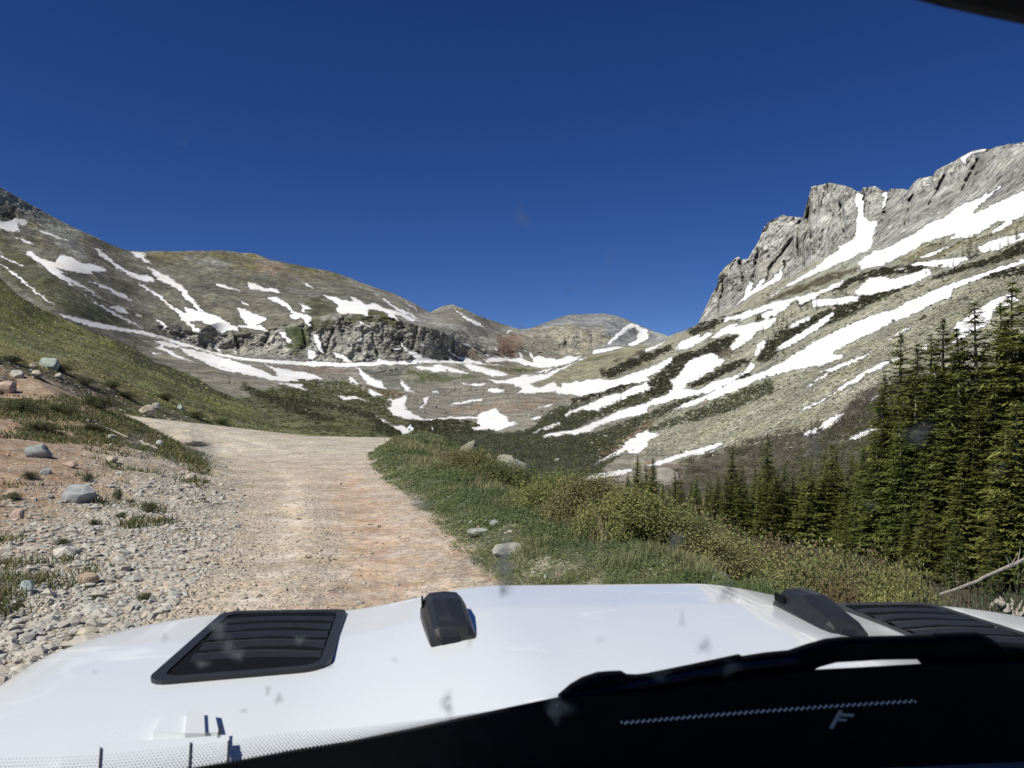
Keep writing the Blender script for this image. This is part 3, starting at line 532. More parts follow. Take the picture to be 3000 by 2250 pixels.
def cover_at(U, V, warp):
    c = np.empty(U.shape + (3,)); tal = sstep(600, 690, U)[..., None]
    c[:] = np.array((.22, .205, .165)) * (1 - tal) + np.array(TAL) * tal
    rough = np.full(U.shape, .25) + .25 * tal[..., 0]
    for z, poly, colr, rg, soft in COVER:
        s = poly_sdf(U, V, Z(z, poly), soft + 4, -(soft + 4)) + warp * soft * .9
        k = sstep(-soft * .5, soft * .5, s)
        c = c * (1 - k[..., None]) + np.array(colr) * k[..., None]; rough = rough * (1 - k) + rg * k
    return c, rough
def snow_at(U, V):
    s = np.full(U.shape, -8.0)
    for z, poly in SNOW: s = np.maximum(s, poly_sdf(U, V, Z(z, poly)))
    return s

# grid: columns in u, rows from the skyline down; every vertex gets a real distance
us = np.concatenate([np.arange(-110, 0, 2.5), np.arange(0, 1024, 0.9), np.arange(1024, 1161, 3.0)])
skx, sky_v = np.array(SKY_L).T
top = np.interp(us, skx, sky_v)
jag = fbm(us / 9.0, 0, 0, 4, 3) * np.interp(us, [0, 420, 445, 500, 560, 640, 690, 700, 1024], [.5, .7, 1.2, .6, .5, .5, .5, 2.2, 2.0])
top = top + jag
bot = np.interp(us, [-110, 0, 100, 250, 395, 430, 500, 560, 640, 760, 1160], [400, 400, 410, 446, 462, 470, 500, 560, 650, 760, 820])
NR = 560
tt = np.linspace(0, 1, NR)
U = np.repeat(us[:, None], NR, 1); V = top[:, None] + (bot - top)[:, None] * tt[None, :]
Y = farY(U, V)
ramp = np.arange(NR)[::-1][None, :] * .12                     # going up the picture the ground always recedes: no overhangs
Y = (np.maximum.accumulate((Y - ramp)[:, ::-1], 1)[:, ::-1]) + ramp
X3 = (U - CX) / F * Y; Z3 = EYE + (HV - V) / F * Y
warp = fbm(U / 7.0, V / 4.0, 0, 5, 21, .6) * 1.6
COVc, ROUGH = cover_at(U, V, warp)
SN = snow_at(U + fbm(U / 5, V / 3.2, 0, 5, 301, .6) * 3.4, V + fbm(U / 6, V / 3.2, 9, 5, 302, .7) * 1.8) - .15
SN = SN + fbm(U / 3.2, V / 1.9, 4, 4, 303, .7) * np.where(SN > 2.5, 0.4, 1.3) * sstep(-5, -2, SN)
RL = Z(1, [(345, 920), (450, 948), (600, 984), (760, 1018), (960, 1052), (1100, 1095), (1340, 1168), (1450, 1198), (1600, 1223), (1800, 1241), (2000, 1250), (2212, 1256)]) + Z(2, [(200, 812), (450, 803), (640, 799), (850, 797), (1100, 799)])
vl = np.interp(U, [p[0] for p in RL], [p[1] for p in RL]); wl = np.interp(U, [50, 60, 150, 220, 300, 345, 450, 480], [-9, .7, 1.1, 1.4, 2.3, 1.6, .9, -9])
SN = np.maximum(SN, wl - np.abs(V - vl))
spk = fbm(X3 / 14, Y / 40, Z3 / 14, 5, 700, .72); COVc = COVc * (1 + np.clip(spk * .6, -.3, .35) * sstep(300, 700, Y))[..., None]
calm = 1 - .85 * sstep(-1.5, 1.5, SN)
# relief: real displacement along the line of sight, cliffs broken by upright cracks and ledges
S1 = 1 / 42.0
big = fbm(X3 / 160, Y / 160, Z3 / 160, 4, 5)
crk = fbm(X3 * S1 * 1.3, Y * S1 * .35, Z3 * S1 * .5, 6, 31, .66, ridged=True)
blk = fbm(X3 * S1 * 2.2, Y * S1 * 2.2, Z3 * S1 * 2.0, 5, 41, .6)
gul = fbm(X3 / 60, Y / 60, Z3 / 220, 5, 51, .55)
fine = fbm(X3 / 9, Y / 9, Z3 / 9, 5, 61, .62)
edge = 1.0
CLEFT = [[(805, 186), (809, 205), (808, 225), (816, 258)], [(861, 188), (866, 205), (866, 222)], [(740, 262), (745, 285)], [(785, 262), (788, 285)], [(763, 302), (770, 268), (792, 240)], [(800, 222), (798, 250), (806, 270)], [(840, 205), (846, 240)], [(887, 193), (884, 215)], [(912, 196), (905, 225)], [(944, 176), (930, 205)], [(978, 160), (962, 190)], [(724, 276), (722, 300)], [(758, 250), (752, 290)],
         [(303, 326), (306, 345)], [(236, 338), (240, 356)], [(268, 335), (262, 352)], [(333, 330), (326, 352)], [(372, 335), (378, 356)], [(418, 325), (412, 350)], [(455, 335), (450, 352)], [(200, 338), (206, 350)], [(566, 338), (568, 356)], [(592, 335), (594, 355)], [(612, 335), (608, 350)]]
cleft = np.zeros(U.shape)
for ln in CLEFT:
    m = (U > min(p[0] for p in ln) - 8) & (U < max(p[0] for p in ln) + 8); dd = np.full(int(m.sum()), 1e9)
    for a_, b_ in zip(ln[:-1], ln[1:]):
        e = np.array(b_, float) - np.array(a_, float); t = np.clip(((U[m] - a_[0]) * e[0] + (V[m] - a_[1]) * e[1]) / (e @ e), 0, 1); dd = np.minimum(dd, np.hypot(U[m] - a_[0] - t * e[0] + fbm(V[m] / 4, U[m] / 9, 0, 3, 400) * 1.5, V[m] - a_[1] - t * e[1]))
    cleft[m] = np.maximum(cleft[m], np.exp(-(dd / 1.7) ** 2))
rel = cleft * np.where(U > 660, 26, 7) + ROUGH * ROUGH * ((crk - .1) * np.where(U > 660, 20, 11) + blk * np.where(U > 660, 17, 10)) + (1 - ROUGH) * gul * 7 + big * 6 + fine * (1.6 + 5.0 * ROUGH)
amp = np.clip(Y / 1100.0, .02, 1.3)
bush = sstep(.075, .05, COVc.mean(-1)) * (1 - sstep(-1, 1, SN))
Yd = Y + rel * amp * calm * edge - bush * np.abs(fbm(X3 / 3.0, Y / 5.0, Z3 / 3.0, 3, 71)) * np.clip(Y / 100, .5, 4)
FARY = Yd
P = np.stack([(U - CX) / F * Yd, Yd, EYE + (HV - V) / F * Yd], -1)
# far side of the skyline: the ground falls away behind it
back = []
for k, (ky, kz) in enumerate(((1.01, -.004), (1.05, -.03), (1.25, -.16))):
    b = P[:, 0, :].copy(); yy = b[:, 1].copy(); b[:, 0] *= ky; b[:, 1] = yy * ky; b[:, 2] += yy * kz; back.append(b)
Pall = np.concatenate([np.stack(back[::-1], 1), P], 1)
pad = lambda a: np.concatenate([np.repeat(a[:, :1], 3, 1), a], 1)
CC, RR, SS, UU, VV = pad(COVc), pad(ROUGH), pad(SN), pad(U), pad(V)
nu, nv = Pall.shape[:2]
idx = np.arange(nu * nv).reshape(nu, nv)
quads = np.stack([idx[:-1, :-1], idx[:-1, 1:], idx[1:, 1:], idx[1:, :-1]], -1).reshape(-1, 4)
fu = UU[:-1, :-1].ravel(); fv = VV[:-1, :-1].ravel()
crag = poly_sdf(fu, fv, Z(*CRAG), 2, -2) > 0
rightb = fu > np.interp(fv, [330, 345, 362, 385, 400, 415, 440, 480, 520, 600], [655, 650, 640, 600, 575, 540, 520, 515, 520, 540])
headw = (fu > 428) & (fv < np.interp(fu, [428, 460, 500, 560, 600, 640, 670], [340, 362, 366, 368, 362, 352, 345])) & ~rightb
ridge = (fu <= 428) & (fv < np.interp(fu, [-110, 0, 180, 240, 300, 345, 430], [500, 400, 374, 380, 376, 364, 366])) & ~rightb
cls = np.where(crag, 0, np.where(rightb, 1, np.where(headw, 2, np.where(ridge, 3, 4))))
for k, (nm, mt, lb, ct) in enumerate([
        ('rock_crag', M_FAR, 'grey rock towers and buttresses split by snow couloirs above the right slope', 'cliff'),
        ('scree_slope', M_MID, 'long talus and scrub slope with snow bands below the right cliffs', 'slope'),
        ('mountain_headwall', M_FAR, 'distant pointed peak and rounded dome closing the valley head', 'mountain'),
        ('mountain_ridge', M_FAR, 'broad brown tundra mountain with snow patches and a dark cliff band', 'mountain'),
        ('valley_floor', M_MID, 'grey moraine hummocks, scrub and snow in the valley bottom', 'valley')]):
    q = quads[cls == k]; used, inv = np.unique(q, return_inverse=True); q = inv.reshape(-1, 4)
    o = mesh_np(nm, Pall.reshape(-1, 3)[used], q, mt, col=CC.reshape(-1, 3)[used], attrs={'snow': SS.ravel()[used], 'rough': RR.ravel()[used]})
    tag(o, lb, ct, kind='structure')
def far_point(u, v):
    """point of the far surface in the direction (u, v)"""
    i = int(np.clip(np.searchsorted(us, u), 1, len(us) - 1)); a, b = top[i], bot[i]
    j = int(np.clip(round((v - a) / (b - a) * (NR - 1)), 0, NR - 1))
    return at(u, v, float(FARY[i, j]))
def far_points(u, v):
    i = np.clip(np.searchsorted(us, u), 1, len(us) - 1)
    j = np.clip(np.round((v - top[i]) / (bot[i] - top[i]) * (NR - 1)).astype(int), 0, NR - 1)
    y = FARY[i, j]; return np.stack([(u - CX) / F * y, y, EYE + (HV - v) / F * y], -1), SN[i, j], COVc[i, j]

# ------------------------------------------------------------------ grassy hillside beyond the road
HT = [(-110, 235), (-60, 255), (0, 277), (15, 293), (39, 308), (62, 318), (86, 329), (108, 337), (134, 348), (154, 362), (182, 371), (200, 380), (216, 390), (239, 399), (262, 411), (278, 425), (300, 433), (330, 438), (400, 441)]
HC = np.array([(-110, 235, 95), (-110, 320, 45), (-110, 400, 24), (0, 277, 98), (0, 320, 62), (0, 352, 40), (0, 375, 34), (0, 400, 31), (60, 318, 108), (60, 345, 66), (60, 366, 44), (60, 395, 37), (60, 420, 35), (108, 337, 108), (108, 365, 62), (108, 385, 46), (108, 410, 40), (154, 362, 104), (154, 390, 60), (152, 416, 44), (154, 440, 40), (200, 380, 104), (200, 405, 66), (200, 425, 50), (200, 440, 47), (239, 399, 96), (235, 428, 55), (262, 411, 92), (262, 434, 58), (278, 425, 86), (300, 433, 84), (400, 441, 80), (300, 445, 58), (400, 460, 60)], float)
_hA = np.sqrt((HC[:, None, 0] - HC[None, :, 0]) ** 2 + 4 * (HC[:, None, 1] - HC[None, :, 1]) ** 2 + 200)
_hw = np.linalg.solve(_hA - np.eye(len(HC)) * 3, np.log(HC[:, 2]) - 4)
def hillY(U, V):
    s = 4.0
    for i in range(len(HC)): s = s + _hw[i] * np.sqrt((U - HC[i, 0]) ** 2 + 4 * (V - HC[i, 1]) ** 2 + 200)
    return np.exp(s)
hu = np.arange(-110, 401, 1.0); htop = np.interp(hu, *np.array(HT).T) + fbm(hu / 6, 0, 0, 4, 8) * .8
hbot = np.interp(hu, [-110, 0, 100, 152, 200, 262, 400], [440, 425, 432, 440, 445, 450, 462])
HN = 170; ht = np.linspace(0, 1, HN)
HU = np.repeat(hu[:, None], HN, 1); HVv = htop[:, None] + (hbot - htop)[:, None] * ht
HY = hillY(HU, HVv)
hx = (HU - CX) / F * HY; hz = EYE + (HV - HVv) / F * HY
hc = np.empty(HU.shape + (3,)); hc[:] = (.17, .17, .075)
def hpaint(poly, colr, soft):
    global hc
    s = poly_sdf(HU, HVv, poly, soft + 5, -(soft + 5)) + fbm(HU / 8., HVv / 4., 0, 5, 77, .6) * soft * 1.5
    k = sstep(-soft * .5, soft * .5, s)[..., None]; hc = hc * (1 - k) + np.array(colr) * k
hpaint([(-110, 230), (0, 275), (20, 297), (10, 300), (-110, 260)], (.12, .095, .05), 3)
hpaint([(-110, 262), (0, 282), (60, 322), (120, 345), (150, 365), (100, 350), (0, 320), (-110, 300)], (.14, .14, .05), 6)
hpaint([(108, 337), (134, 348), (182, 371), (239, 399), (225, 400), (165, 378), (120, 352)], (.055, .06, .03), 3)
hpaint([(-110, 330), (0, 345), (60, 355), (100, 370), (135, 388), (190, 410), (240, 425), (200, 420), (130, 398), (60, 372), (0, 358)], (.22, .19, .09), 5)
CUT = [(-110, 350), (0, 357), (45, 372), (90, 378), (130, 398), (165, 410), (200, 420), (200, 440), (-110, 450)]
hpaint(CUT, (.27, .20, .14), 3)
vk = sstep(.0, .25, fbm(hx * .9, HY * .9, hz * .9, 4, 91, .6))[..., None] * .85; hc = hc * (1 - vk) + np.array((.085, .08, .042)) * vk
hpaint([(-110, 346), (0, 355), (40, 366), (75, 372), (110, 388), (150, 400), (215, 423), (150, 408), (100, 394), (60, 382), (0, 366)], (.09, .08, .045), 3)
hpaint([(120, 395), (170, 405), (250, 432), (200, 428), (150, 420), (110, 415)], (.10, .095, .05), 4)
cutk = sstep(-2, 4, poly_sdf(HU, HVv, CUT, 6, -6))
HYd = HY + (fbm(hx / 2.5, HY / 2.5, hz / 2.5, 5, 90, .55) * .35 + fbm(hx / 12, HY / 12, hz / 12, 3, 95) * 1.2) * np.clip(HY / 50, .5, 2) * sstep(0, 6, HVv - htop[:, None]) + cutk * fbm(hx * 1.3, HY * 1.3, hz * 1.3, 5, 99, .6) * .5
HP = np.stack([(HU - CX) / F * HYd, HYd, EYE + (HV - HVv) / F * HYd], -1)
bk = []
for ky, kz in ((1.02, -.004), (1.2, -.05), (1.7, -.25)):
    b = HP[:, 0, :].copy(); yy = b[:, 1].copy(); b[:, 0] *= ky; b[:, 1] *= ky; b[:, 2] += yy * kz; bk.append(b)
HPa = np.concatenate([np.stack(bk[::-1], 1), HP], 1); hcc = pad(hc)
a_, b_ = HPa.shape[:2]; idx = np.arange(a_ * b_).reshape(a_, b_)
q = np.stack([idx[:-1, :-1], idx[:-1, 1:], idx[1:, 1:], idx[1:, :-1]], -1).reshape(-1, 4)
tag(mesh_np('grassy_hillside', HPa.reshape(-1, 3), q, M_HILL, col=hcc.reshape(-1, 3), attrs={'rough': pad(cutk).ravel()}), 'green and straw grassy hillside rising left of the road above a soil cut', 'hillside', kind='structure')
def hill_points(u, v):
    i = np.clip(np.searchsorted(hu, u), 1, len(hu) - 1)
    j = np.clip(np.round((v - htop[i]) / (hbot[i] - htop[i]) * (HN - 1)).astype(int), 0, HN - 1)
    y = HYd[i, j]; return np.stack([(u - CX) / F * y, y, EYE + (HV - v) / F * y], -1)

# ------------------------------------------------------------------ near ground: road, left bank, right shoulder falling to the valley
LY = np.array([(-6, -3.0), (2, -3), (7, -3.0), (9.3, -3.4), (12, -4.1), (15.5, -5.2), (20, -6.6), (28, -9.9), (33, -13.0), (36, -16.0), (38.5, -22), (40, -32), (42, -60)])
RY = np.array([(-6, 2.2), (2, 1.6), (5, .8), (8.3, -.18), (10.5, -.75), (14, -1.55), (18, -2.6), (23, -4), (31, -5.6), (40, -6.2), (50, -7.3), (60, -12)])
def dl(x, y): return np.interp(y, LY[:, 0], LY[:, 1]) - x
def dr(x, y): return x - np.interp(y, RY[:, 0], RY[:, 1])
def ground_h(x, y, detail=True):
    x = np.asarray(x, float); y = np.asarray(y, float)
    road = np.maximum(0, .12 * (-x - 10) - .06 * (y - 46)) * sstep(30, 40, y)
    yf = np.interp(x, [-60, -30, -19, -17, -12, -7, 0, 8, 40], [34, 40, 43, 54, 53, 50, 45, 40, 40])
    road = road - np.maximum(0, y - yf) * .30
    d = dl(x, y)
    sl = np.interp(y, [0, 8, 13, 20, 28, 33, 36], [.05, .07, .115, .17, .27, .34, .34])
    left = np.maximum(d, 0) * sl; left = left * sstep(-.5, 2.0, d)
    left = left - np.maximum(0, left - 2.0) * .8
    r = dr(x, y)
    mound = .62 * np.exp(-(((x + 2.9) / 2.3) ** 2 + ((y - 37) / 8.0) ** 2)) + .22 * sstep(0, .8, r) * sstep(4.5, 2, r)
    rd = np.maximum(r - 1.7, 0); drop = -rd * .42 - .16 * np.minimum(rd, 2.2) ** 2 * sstep(30, 18, y)
    h = road + left + mound * sstep(-.5, .8, r) + drop
    h = np.maximum(h, -17 + 0 * h)
    if detail:
        off = sstep(-.6, .8, d) + sstep(-.2, 1, r)
        h = h + fbm(x / 1.6, y / 1.6, 0, 4, 120) * (.02 + .10 * np.clip(off, 0, 1)) + fbm(x * 5, y * 5, 0, 4, 130, .6) * (.008 + .03 * np.clip(off, 0, 1))
        rut = np.exp(-((d + .62 + .035 * (y - 9)) / .3) ** 2) + np.exp(-((d + 1.9 + .05 * (y - 9)) / .35) ** 2)
        h = h - .03 * rut * (d < 0)
    return h
ang = np.concatenate([np.linspace(-1.6, -.75, 40), np.linspace(-.74, .70, 900), np.linspace(.72, 1.6, 40)])
yy = np.concatenate([np.linspace(-4, 2.2, 20), np.exp(np.linspace(math.log(2.3), math.log(78), 640))])
GX = np.concatenate([np.linspace(-22, -3.55, 40), np.linspace(-3.5, 4.5, 900), np.linspace(4.6, 24, 40)])
A2, Y2 = np.meshgrid(ang, yy, indexing='ij')
near_w = np.clip(Y2, 5.0, None)
X2 = A2 * near_w
H2 = ground_h(X2, Y2)
D, Rr = dl(X2, Y2), dr(X2, Y2)
nA = fbm(X2 / 1.3, Y2 / 1.3, 0, 5, 140, .6); nB = fbm(X2 * 1.4, Y2 * 1.4, 0, 5, 150, .6); nC = fbm(X2 / 5, Y2 / 5, 0, 4, 160)
gc = np.empty(X2.shape + (3,)); gc[:] = (.48, .40, .315)
def gp(k, colr):
    global gc
    k = np.clip(k, 0, 1)[..., None]; gc = gc * (1 - k) + np.array(colr) * k
gp(sstep(-.2, .5, nA + .3 * nB) * .3, (.46, .40, .31))
Q9 = .05 * (Y2 - 9)
red = np.exp(-((D + 1.85 + Q9 + nA * .12) / .55) ** 2) * sstep(24, 17, Y2)
gp(red * .75, (.44, .315, .225))
gp(sstep(24, 8, Y2) * .4 * sstep(-1.9, -2.6, D), (.46, .35, .26))
rutk = np.maximum(np.exp(-((D + .62 + Q9 * .7 + nA * .1) / .30) ** 2), red * .8) * sstep(28, 20, Y2); rutk = np.maximum(rutk, .5 * sstep(24, 32, Y2))
gp(np.exp(-((D + .62 + Q9 * .7 + nA * .1) / .30) ** 2) * .32, (.53, .45, .36))
gp(np.exp(-((D + 1.12 + Q9 * .8 + nA * .12) / .22) ** 2) * .4 * sstep(22, 14, Y2), (.36, .31, .25))
gp(sstep(24, 34, Y2) * .7, (.45, .41, .335))
soil = sstep(-.3, .6, D + nA * 1.2)
gp(soil * .8, (.36, .31, .24))
gp(sstep(2.0, 4.0, D + nC * 2 + nB * .5) * .8, (.33, .225, .15))
veg = sstep(.05, .35, nA * .9 + nC * .6 + sstep(17, 25, Y2) * .45 - .30) * sstep(.8, 2.5, D)
gp(veg * .8, (.085, .09, .04))
rg = sstep(-.1, .4, Rr + nA * .35 + nB * .12)
gp(rg * .9, (.07, .085, .035))
gp(rg * sstep(.25, .5, nB + .4 * nA) * .7 * sstep(3.5, 1, Rr), (.36, .32, .25))
gidx = np.arange(X2.size).reshape(X2.shape)
q = np.stack([gidx[:-1, :-1], gidx[1:, :-1], gidx[1:, 1:], gidx[:-1, 1:]], -1).reshape(-1, 4)
GP = np.stack([X2, Y2, H2], -1).reshape(-1, 3)
fd = D[:-1, :-1].ravel(); fr = Rr[:-1, :-1].ravel()
gcls = np.where((fd < .2) & (fr < .1), 0, np.where(fr >= .1, 1, 2))
for k, (nm, lb, ct) in enumerate([('dirt_road', 'pale tan gravel and dirt road curving left with reddish wheel track', 'road'),
                                  ('road_shoulder', 'green shoulder falling away to the valley right of the road', 'ground'),
                                  ('gravel_bank', 'stony soil bank rising left of the road', 'ground')]):
    qq = q[gcls == k]; used, inv = np.unique(qq, return_inverse=True)
    tag(mesh_np(nm, GP[used], inv.reshape(-1, 4), M_NEAR, col=gc.reshape(-1, 3)[used], attrs={'rough': rutk.ravel()[used] * (k == 0)}), lb, ct, kind='structure')
def gz(x, y): return float(ground_h(np.array([x]), np.array([y]))[0])
def ground_hit(u, v):
    """where the line of sight (u, v) meets the near ground"""
    ys = np.exp(np.linspace(math.log(3), math.log(60), 1500)); x = (u - CX) / F * ys; z = EYE + (HV - v) / F * ys
    h = ground_h(x, ys); k = np.argmax(z < h) if (z < h).any() else len(ys) - 1
    return Vector((x[k], ys[k], h[k]))

# ------------------------------------------------------------------ loose stones on the bank and road
PAL = np.array([(.46, .44, .39), (.40, .41, .38), (.36, .38, .38), (.50, .46, .38), (.44, .36, .28), (.30, .32, .31), (.47, .36, .26), (.38, .30, .23), (.52, .50, .45), (.33, .37, .35)])
def ico():
    p = (1 + 5 ** .5) / 2
    v = np.array([(-1, p, 0), (1, p, 0), (-1, -p, 0), (1, -p, 0), (0, -1, p), (0, 1, p), (0, -1, -p), (0, 1, -p), (p, 0, -1), (p, 0, 1), (-p, 0, -1), (-p, 0, 1)], float)
    f = np.array([(0, 11, 5), (0, 5, 1), (0, 1, 7), (0, 7, 10), (0, 10, 11), (1, 5, 9), (5, 11, 4), (11, 10, 2), (10, 7, 6), (7, 1, 8), (3, 9, 4), (3, 4, 2), (3, 2, 6), (3, 6, 8), (3, 8, 9), (4, 9, 5), (2, 4, 11), (6, 2, 10), (8, 6, 7), (9, 8, 1)])
    return v / np.linalg.norm(v[0]), f
IV, IF = ico()
def stones(name, pos, size, colr, mat, flat=.6, sink=.3, label=None, cat=None, rs=RS):
    n = len(pos); V_ = np.repeat(IV[None], n, 0) * (1 + rs.uniform(-.32, .22, (n, 12, 1)))
    sc3 = np.stack([rs.uniform(.7, 1.3, n), rs.uniform(.7, 1.3, n), rs.uniform(.4, 1, n) * flat / .6 * .75], -1); V_ = V_ * sc3[:, None, :]
    t = rs.uniform(0, 2 * np.pi, n); tl = rs.normal(0, .35, n)
    c, s_ = np.cos(tl)[:, None], np.sin(tl)[:, None]
    y0, z0 = V_[..., 1].copy(), V_[..., 2].copy(); V_[..., 1] = y0 * c - z0 * s_; V_[..., 2] = y0 * s_ + z0 * c
    c, s_ = np.cos(t)[:, None], np.sin(t)[:, None]
    x0, y0 = V_[..., 0].copy(), V_[..., 1].copy(); V_[..., 0] = x0 * c - y0 * s_; V_[..., 1] = x0 * s_ + y0 * c
    V_ = V_ * (size[:, None, None] * .5) + pos[:, None, :]; V_[..., 2] += (size * (.5 * flat - sink))[:, None] * .6
    f = (IF[None] + (np.arange(n) * 12)[:, None, None]).reshape(-1, 3)
    o = mesh_np(name, V_.reshape(-1, 3), f, mat, None, False, col=np.repeat(colr, 12, 0))
    return tag(o, label, cat, kind='stuff')
def scatter_near(n, u0, u1, v0, v1):
    """random points of the near ground, evenly dense as one looks at them"""
    y = np.exp(RS.uniform(math.log(4.2), math.log(46), n * 3)); a = RS.uniform((u0 - CX) / F, (u1 - CX) / F, n * 3); x = a * y
    h = ground_h(x, y); v = HV - (h - EYE) / y * F
    k = (v > v0) & (v < v1); return x[k][:n], y[k][:n], h[k][:n]
x, y, h = scatter_near(150000, -60, 1024, 395, 720)
d, r = dl(x, y), dr(x, y)
nz = fbm(x / 1.5, y / 1.5, 0, 4, 200, .6); nz2 = fbm(x / 4, y / 4, 0, 3, 210)
berm = np.exp(-((d - 1.2) / 1.5) ** 2) * sstep(24, 14, y)
p = .06 + .45 * np.exp(-((d + 1.12 + .04 * (y - 9)) / .2) ** 2) * sstep(22, 12, y) - .05 * np.exp(-((d + .62 + .035 * (y - 9)) / .25) ** 2) + .35 * sstep(-1.0, 0, d) * (d < .2) + .9 * berm + .36 * sstep(.3, 2, d) * sstep(-.3, .3, nz + .3 * nz2 - .3 * sstep(3, 5, d)) + .10 * sstep(-3, 0, d) * (d < 0) + .012 * sstep(0, .3, r) * sstep(3, 1, r)
p *= np.where(veg_k := (sstep(.05, .35, nz2 + sstep(17, 25, y) * .5 - .2) * sstep(1.5, 3, d) > .5), .45, 1)
k = RS.uniform(0, 1, len(x)) < p
x, y, h, d, r, berm = x[k], y[k], h[k], d[k], r[k], berm[k]
size = np.where((d > 0), .020 + .043 * RS.gamma(.9, .62, len(x)), .018 + .022 * RS.gamma(1.2, .6, len(x)))
size = np.clip(np.maximum(size, y * 1.3 / F), .02, .30) * np.where(berm > .4, 1.05, .95)
ci = RS.randint(0, len(PAL), len(x)); cg = (PAL[ci] * .7 + np.array((.40, .32, .24)) * .3) * RS.uniform(.7, 1.1, (len(x), 1))
mixk = np.clip(berm * 1.2, 0, 1)[:, None]
cg = cg * (1 - mixk) + mixk * (cg * .35 + np.array((.45, .43, .385)) * .65 * RS.uniform(.75, 1.1, (len(x), 1)))
roadk = ((d < 0) & (r < 0))[:, None]; cg = np.where(roadk, cg * .5 + np.array((.42, .35, .26)) * .5, cg)
stones('gravel', np.stack([x, y, h], -1), size, cg, M_STONE, label='loose grey and tan gravel heaped along the left edge of the dirt road', cat='gravel')
print('gravel', len(x))

# talus blocks on the scree slope and hummocks
def scatter_far(n, poly, u0, u1, v0, v1, rs=RS):
    u = rs.uniform(u0, u1, n * 4); v = rs.uniform(v0, v1, n * 4)
    if poly is not None: k = poly_sdf(u, v, poly) > 0; u, v = u[k], v[k]
    return u[:n], v[:n]
u, v = scatter_far(9000, Z(*TALUS_POLY), 600, 1060, 270, 460); u2, v2 = scatter_far(9000, [(560, 400), (668, 345), (726, 318), (781, 283), (871, 254), (957, 210), (1060, 185), (1060, 420), (600, 470)], 560, 1060, 190, 470); u = np.r_[u, u2]; v = np.r_[v, v2]
P3, s_, _c = far_points(u, v); k = s_ < .8; P3 = P3[k]
sz = np.clip(P3[:, 1] / F * RS.gamma(2, .7, len(P3)), .3, 3.5)
stones('talus_blocks', P3, sz, np.array(TAL) * RS.uniform(.75, 1.25, (len(P3), 1)) * RS.uniform(.95, 1.05, (len(P3), 3)), M_TALUS, .8, .2, 'lichen-tinted angular talus blocks strewn over the right slope', 'talus')
u = RS.uniform(300, 680, 3500); v = RS.uniform(368, 418, 3500); P3, s_, _c = far_points(u, v); k = (s_ < .5) & (P3[:, 1] < 1500) ; P3 = P3[k]
sz = np.clip(P3[:, 1] / F * RS.gamma(1.6, .7, len(P3)), .5, 4)
stones('moraine_rocks', P3, sz, np.array((.26, .25, .21)) * RS.uniform(.6, 1.4, (len(P3), 1)), M_TALUS, .8, .2, 'pale rocks scattered over the moraine hummocks', 'rocks')

# ------------------------------------------------------------------ boulders, each one placed
import bmesh
def boulder(u, v, wpx, hpx, colr, label, Yp=None, seed=0, surf='near', asp=1.0, ground=None):
    if surf == 'near': p = ground_hit(u, v)
    elif surf == 'hill': p = Vector(hill_points(np.array([u]), np.array([v]))[0])
    else: p = far_point(u, v)
    if Yp: p = at(u, v, Yp)
    wd, ht_ = wpx / F * p.y, hpx / F * p.y
    if Yp: g_ = gz(p.x, p.y); dz_ = max(0, p.z - g_); p.z -= dz_; ht_ += dz_; wd = max(wd, .75 * ht_)
    bm = bmesh.new(); bmesh.ops.create_icosphere(bm, subdivisions=4, radius=.5)
    co = np.array([x.co[:] for x in bm.verts])
    dr_ = RandomDirs(seed)
    # cut by random planes so it has flat broken faces
    for n_, dd in dr_:
        t = co @ n_; over = np.maximum(t - dd, 0); co = co - over[:, None] * n_ * .92
    co = co * (1 + .09 * fbm(co[:, 0] * 3 + seed, co[:, 1] * 3, co[:, 2] * 3, 4, seed)[:, None])
    ext = co.max(0) - co.min(0); co = co / ext
    co = co * np.array([wd, wd * .8 * asp, ht_ * 1.35]); co[:, 2] += ht_ * .325
    for b, c in zip(bm.verts, co): b.co = c
    me = bpy.data.meshes.new('boulder'); bm.to_mesh(me); bm.free()
    o = bpy.data.objects.new('boulder', me); COL.objects.link(o); o.location = p
    at_ = me.attributes.new('base', 'FLOAT_COLOR', 'POINT')
    cc = np.ones((len(me.vertices), 4), np.float32); cc[:, :3] = np.array(colr) * (1 + .45 * fbm(co[:, 0] / wd * 5, co[:, 1] / wd * 5, co[:, 2] / wd * 5, 4, seed + 3)[:, None]); at_.data.foreach_set('color', cc.ravel())
    me.materials.append(M_BOULDER)
    for pl in me.polygons: pl.use_smooth = False
    o.rotation_euler = (0, 0, random.uniform(-.4, .4)); tag(o, label, 'boulder', 'boulders beside the road'); return o
def RandomDirs(seed):
    r_ = np.random.RandomState(seed + 500); out = []
    for i in range(11):
        n_ = r_.normal(0, 1, 3); n_ /= np.linalg.norm(n_); out.append((n_, r_.uniform(.27, .42)))
    return out
GRN_ = (.30, .345, .30); GRY = (.35, .335, .29); BLU = (.27, .285, .275); TAN = (.40, .345, .27); PNK = (.42, .32, .26)
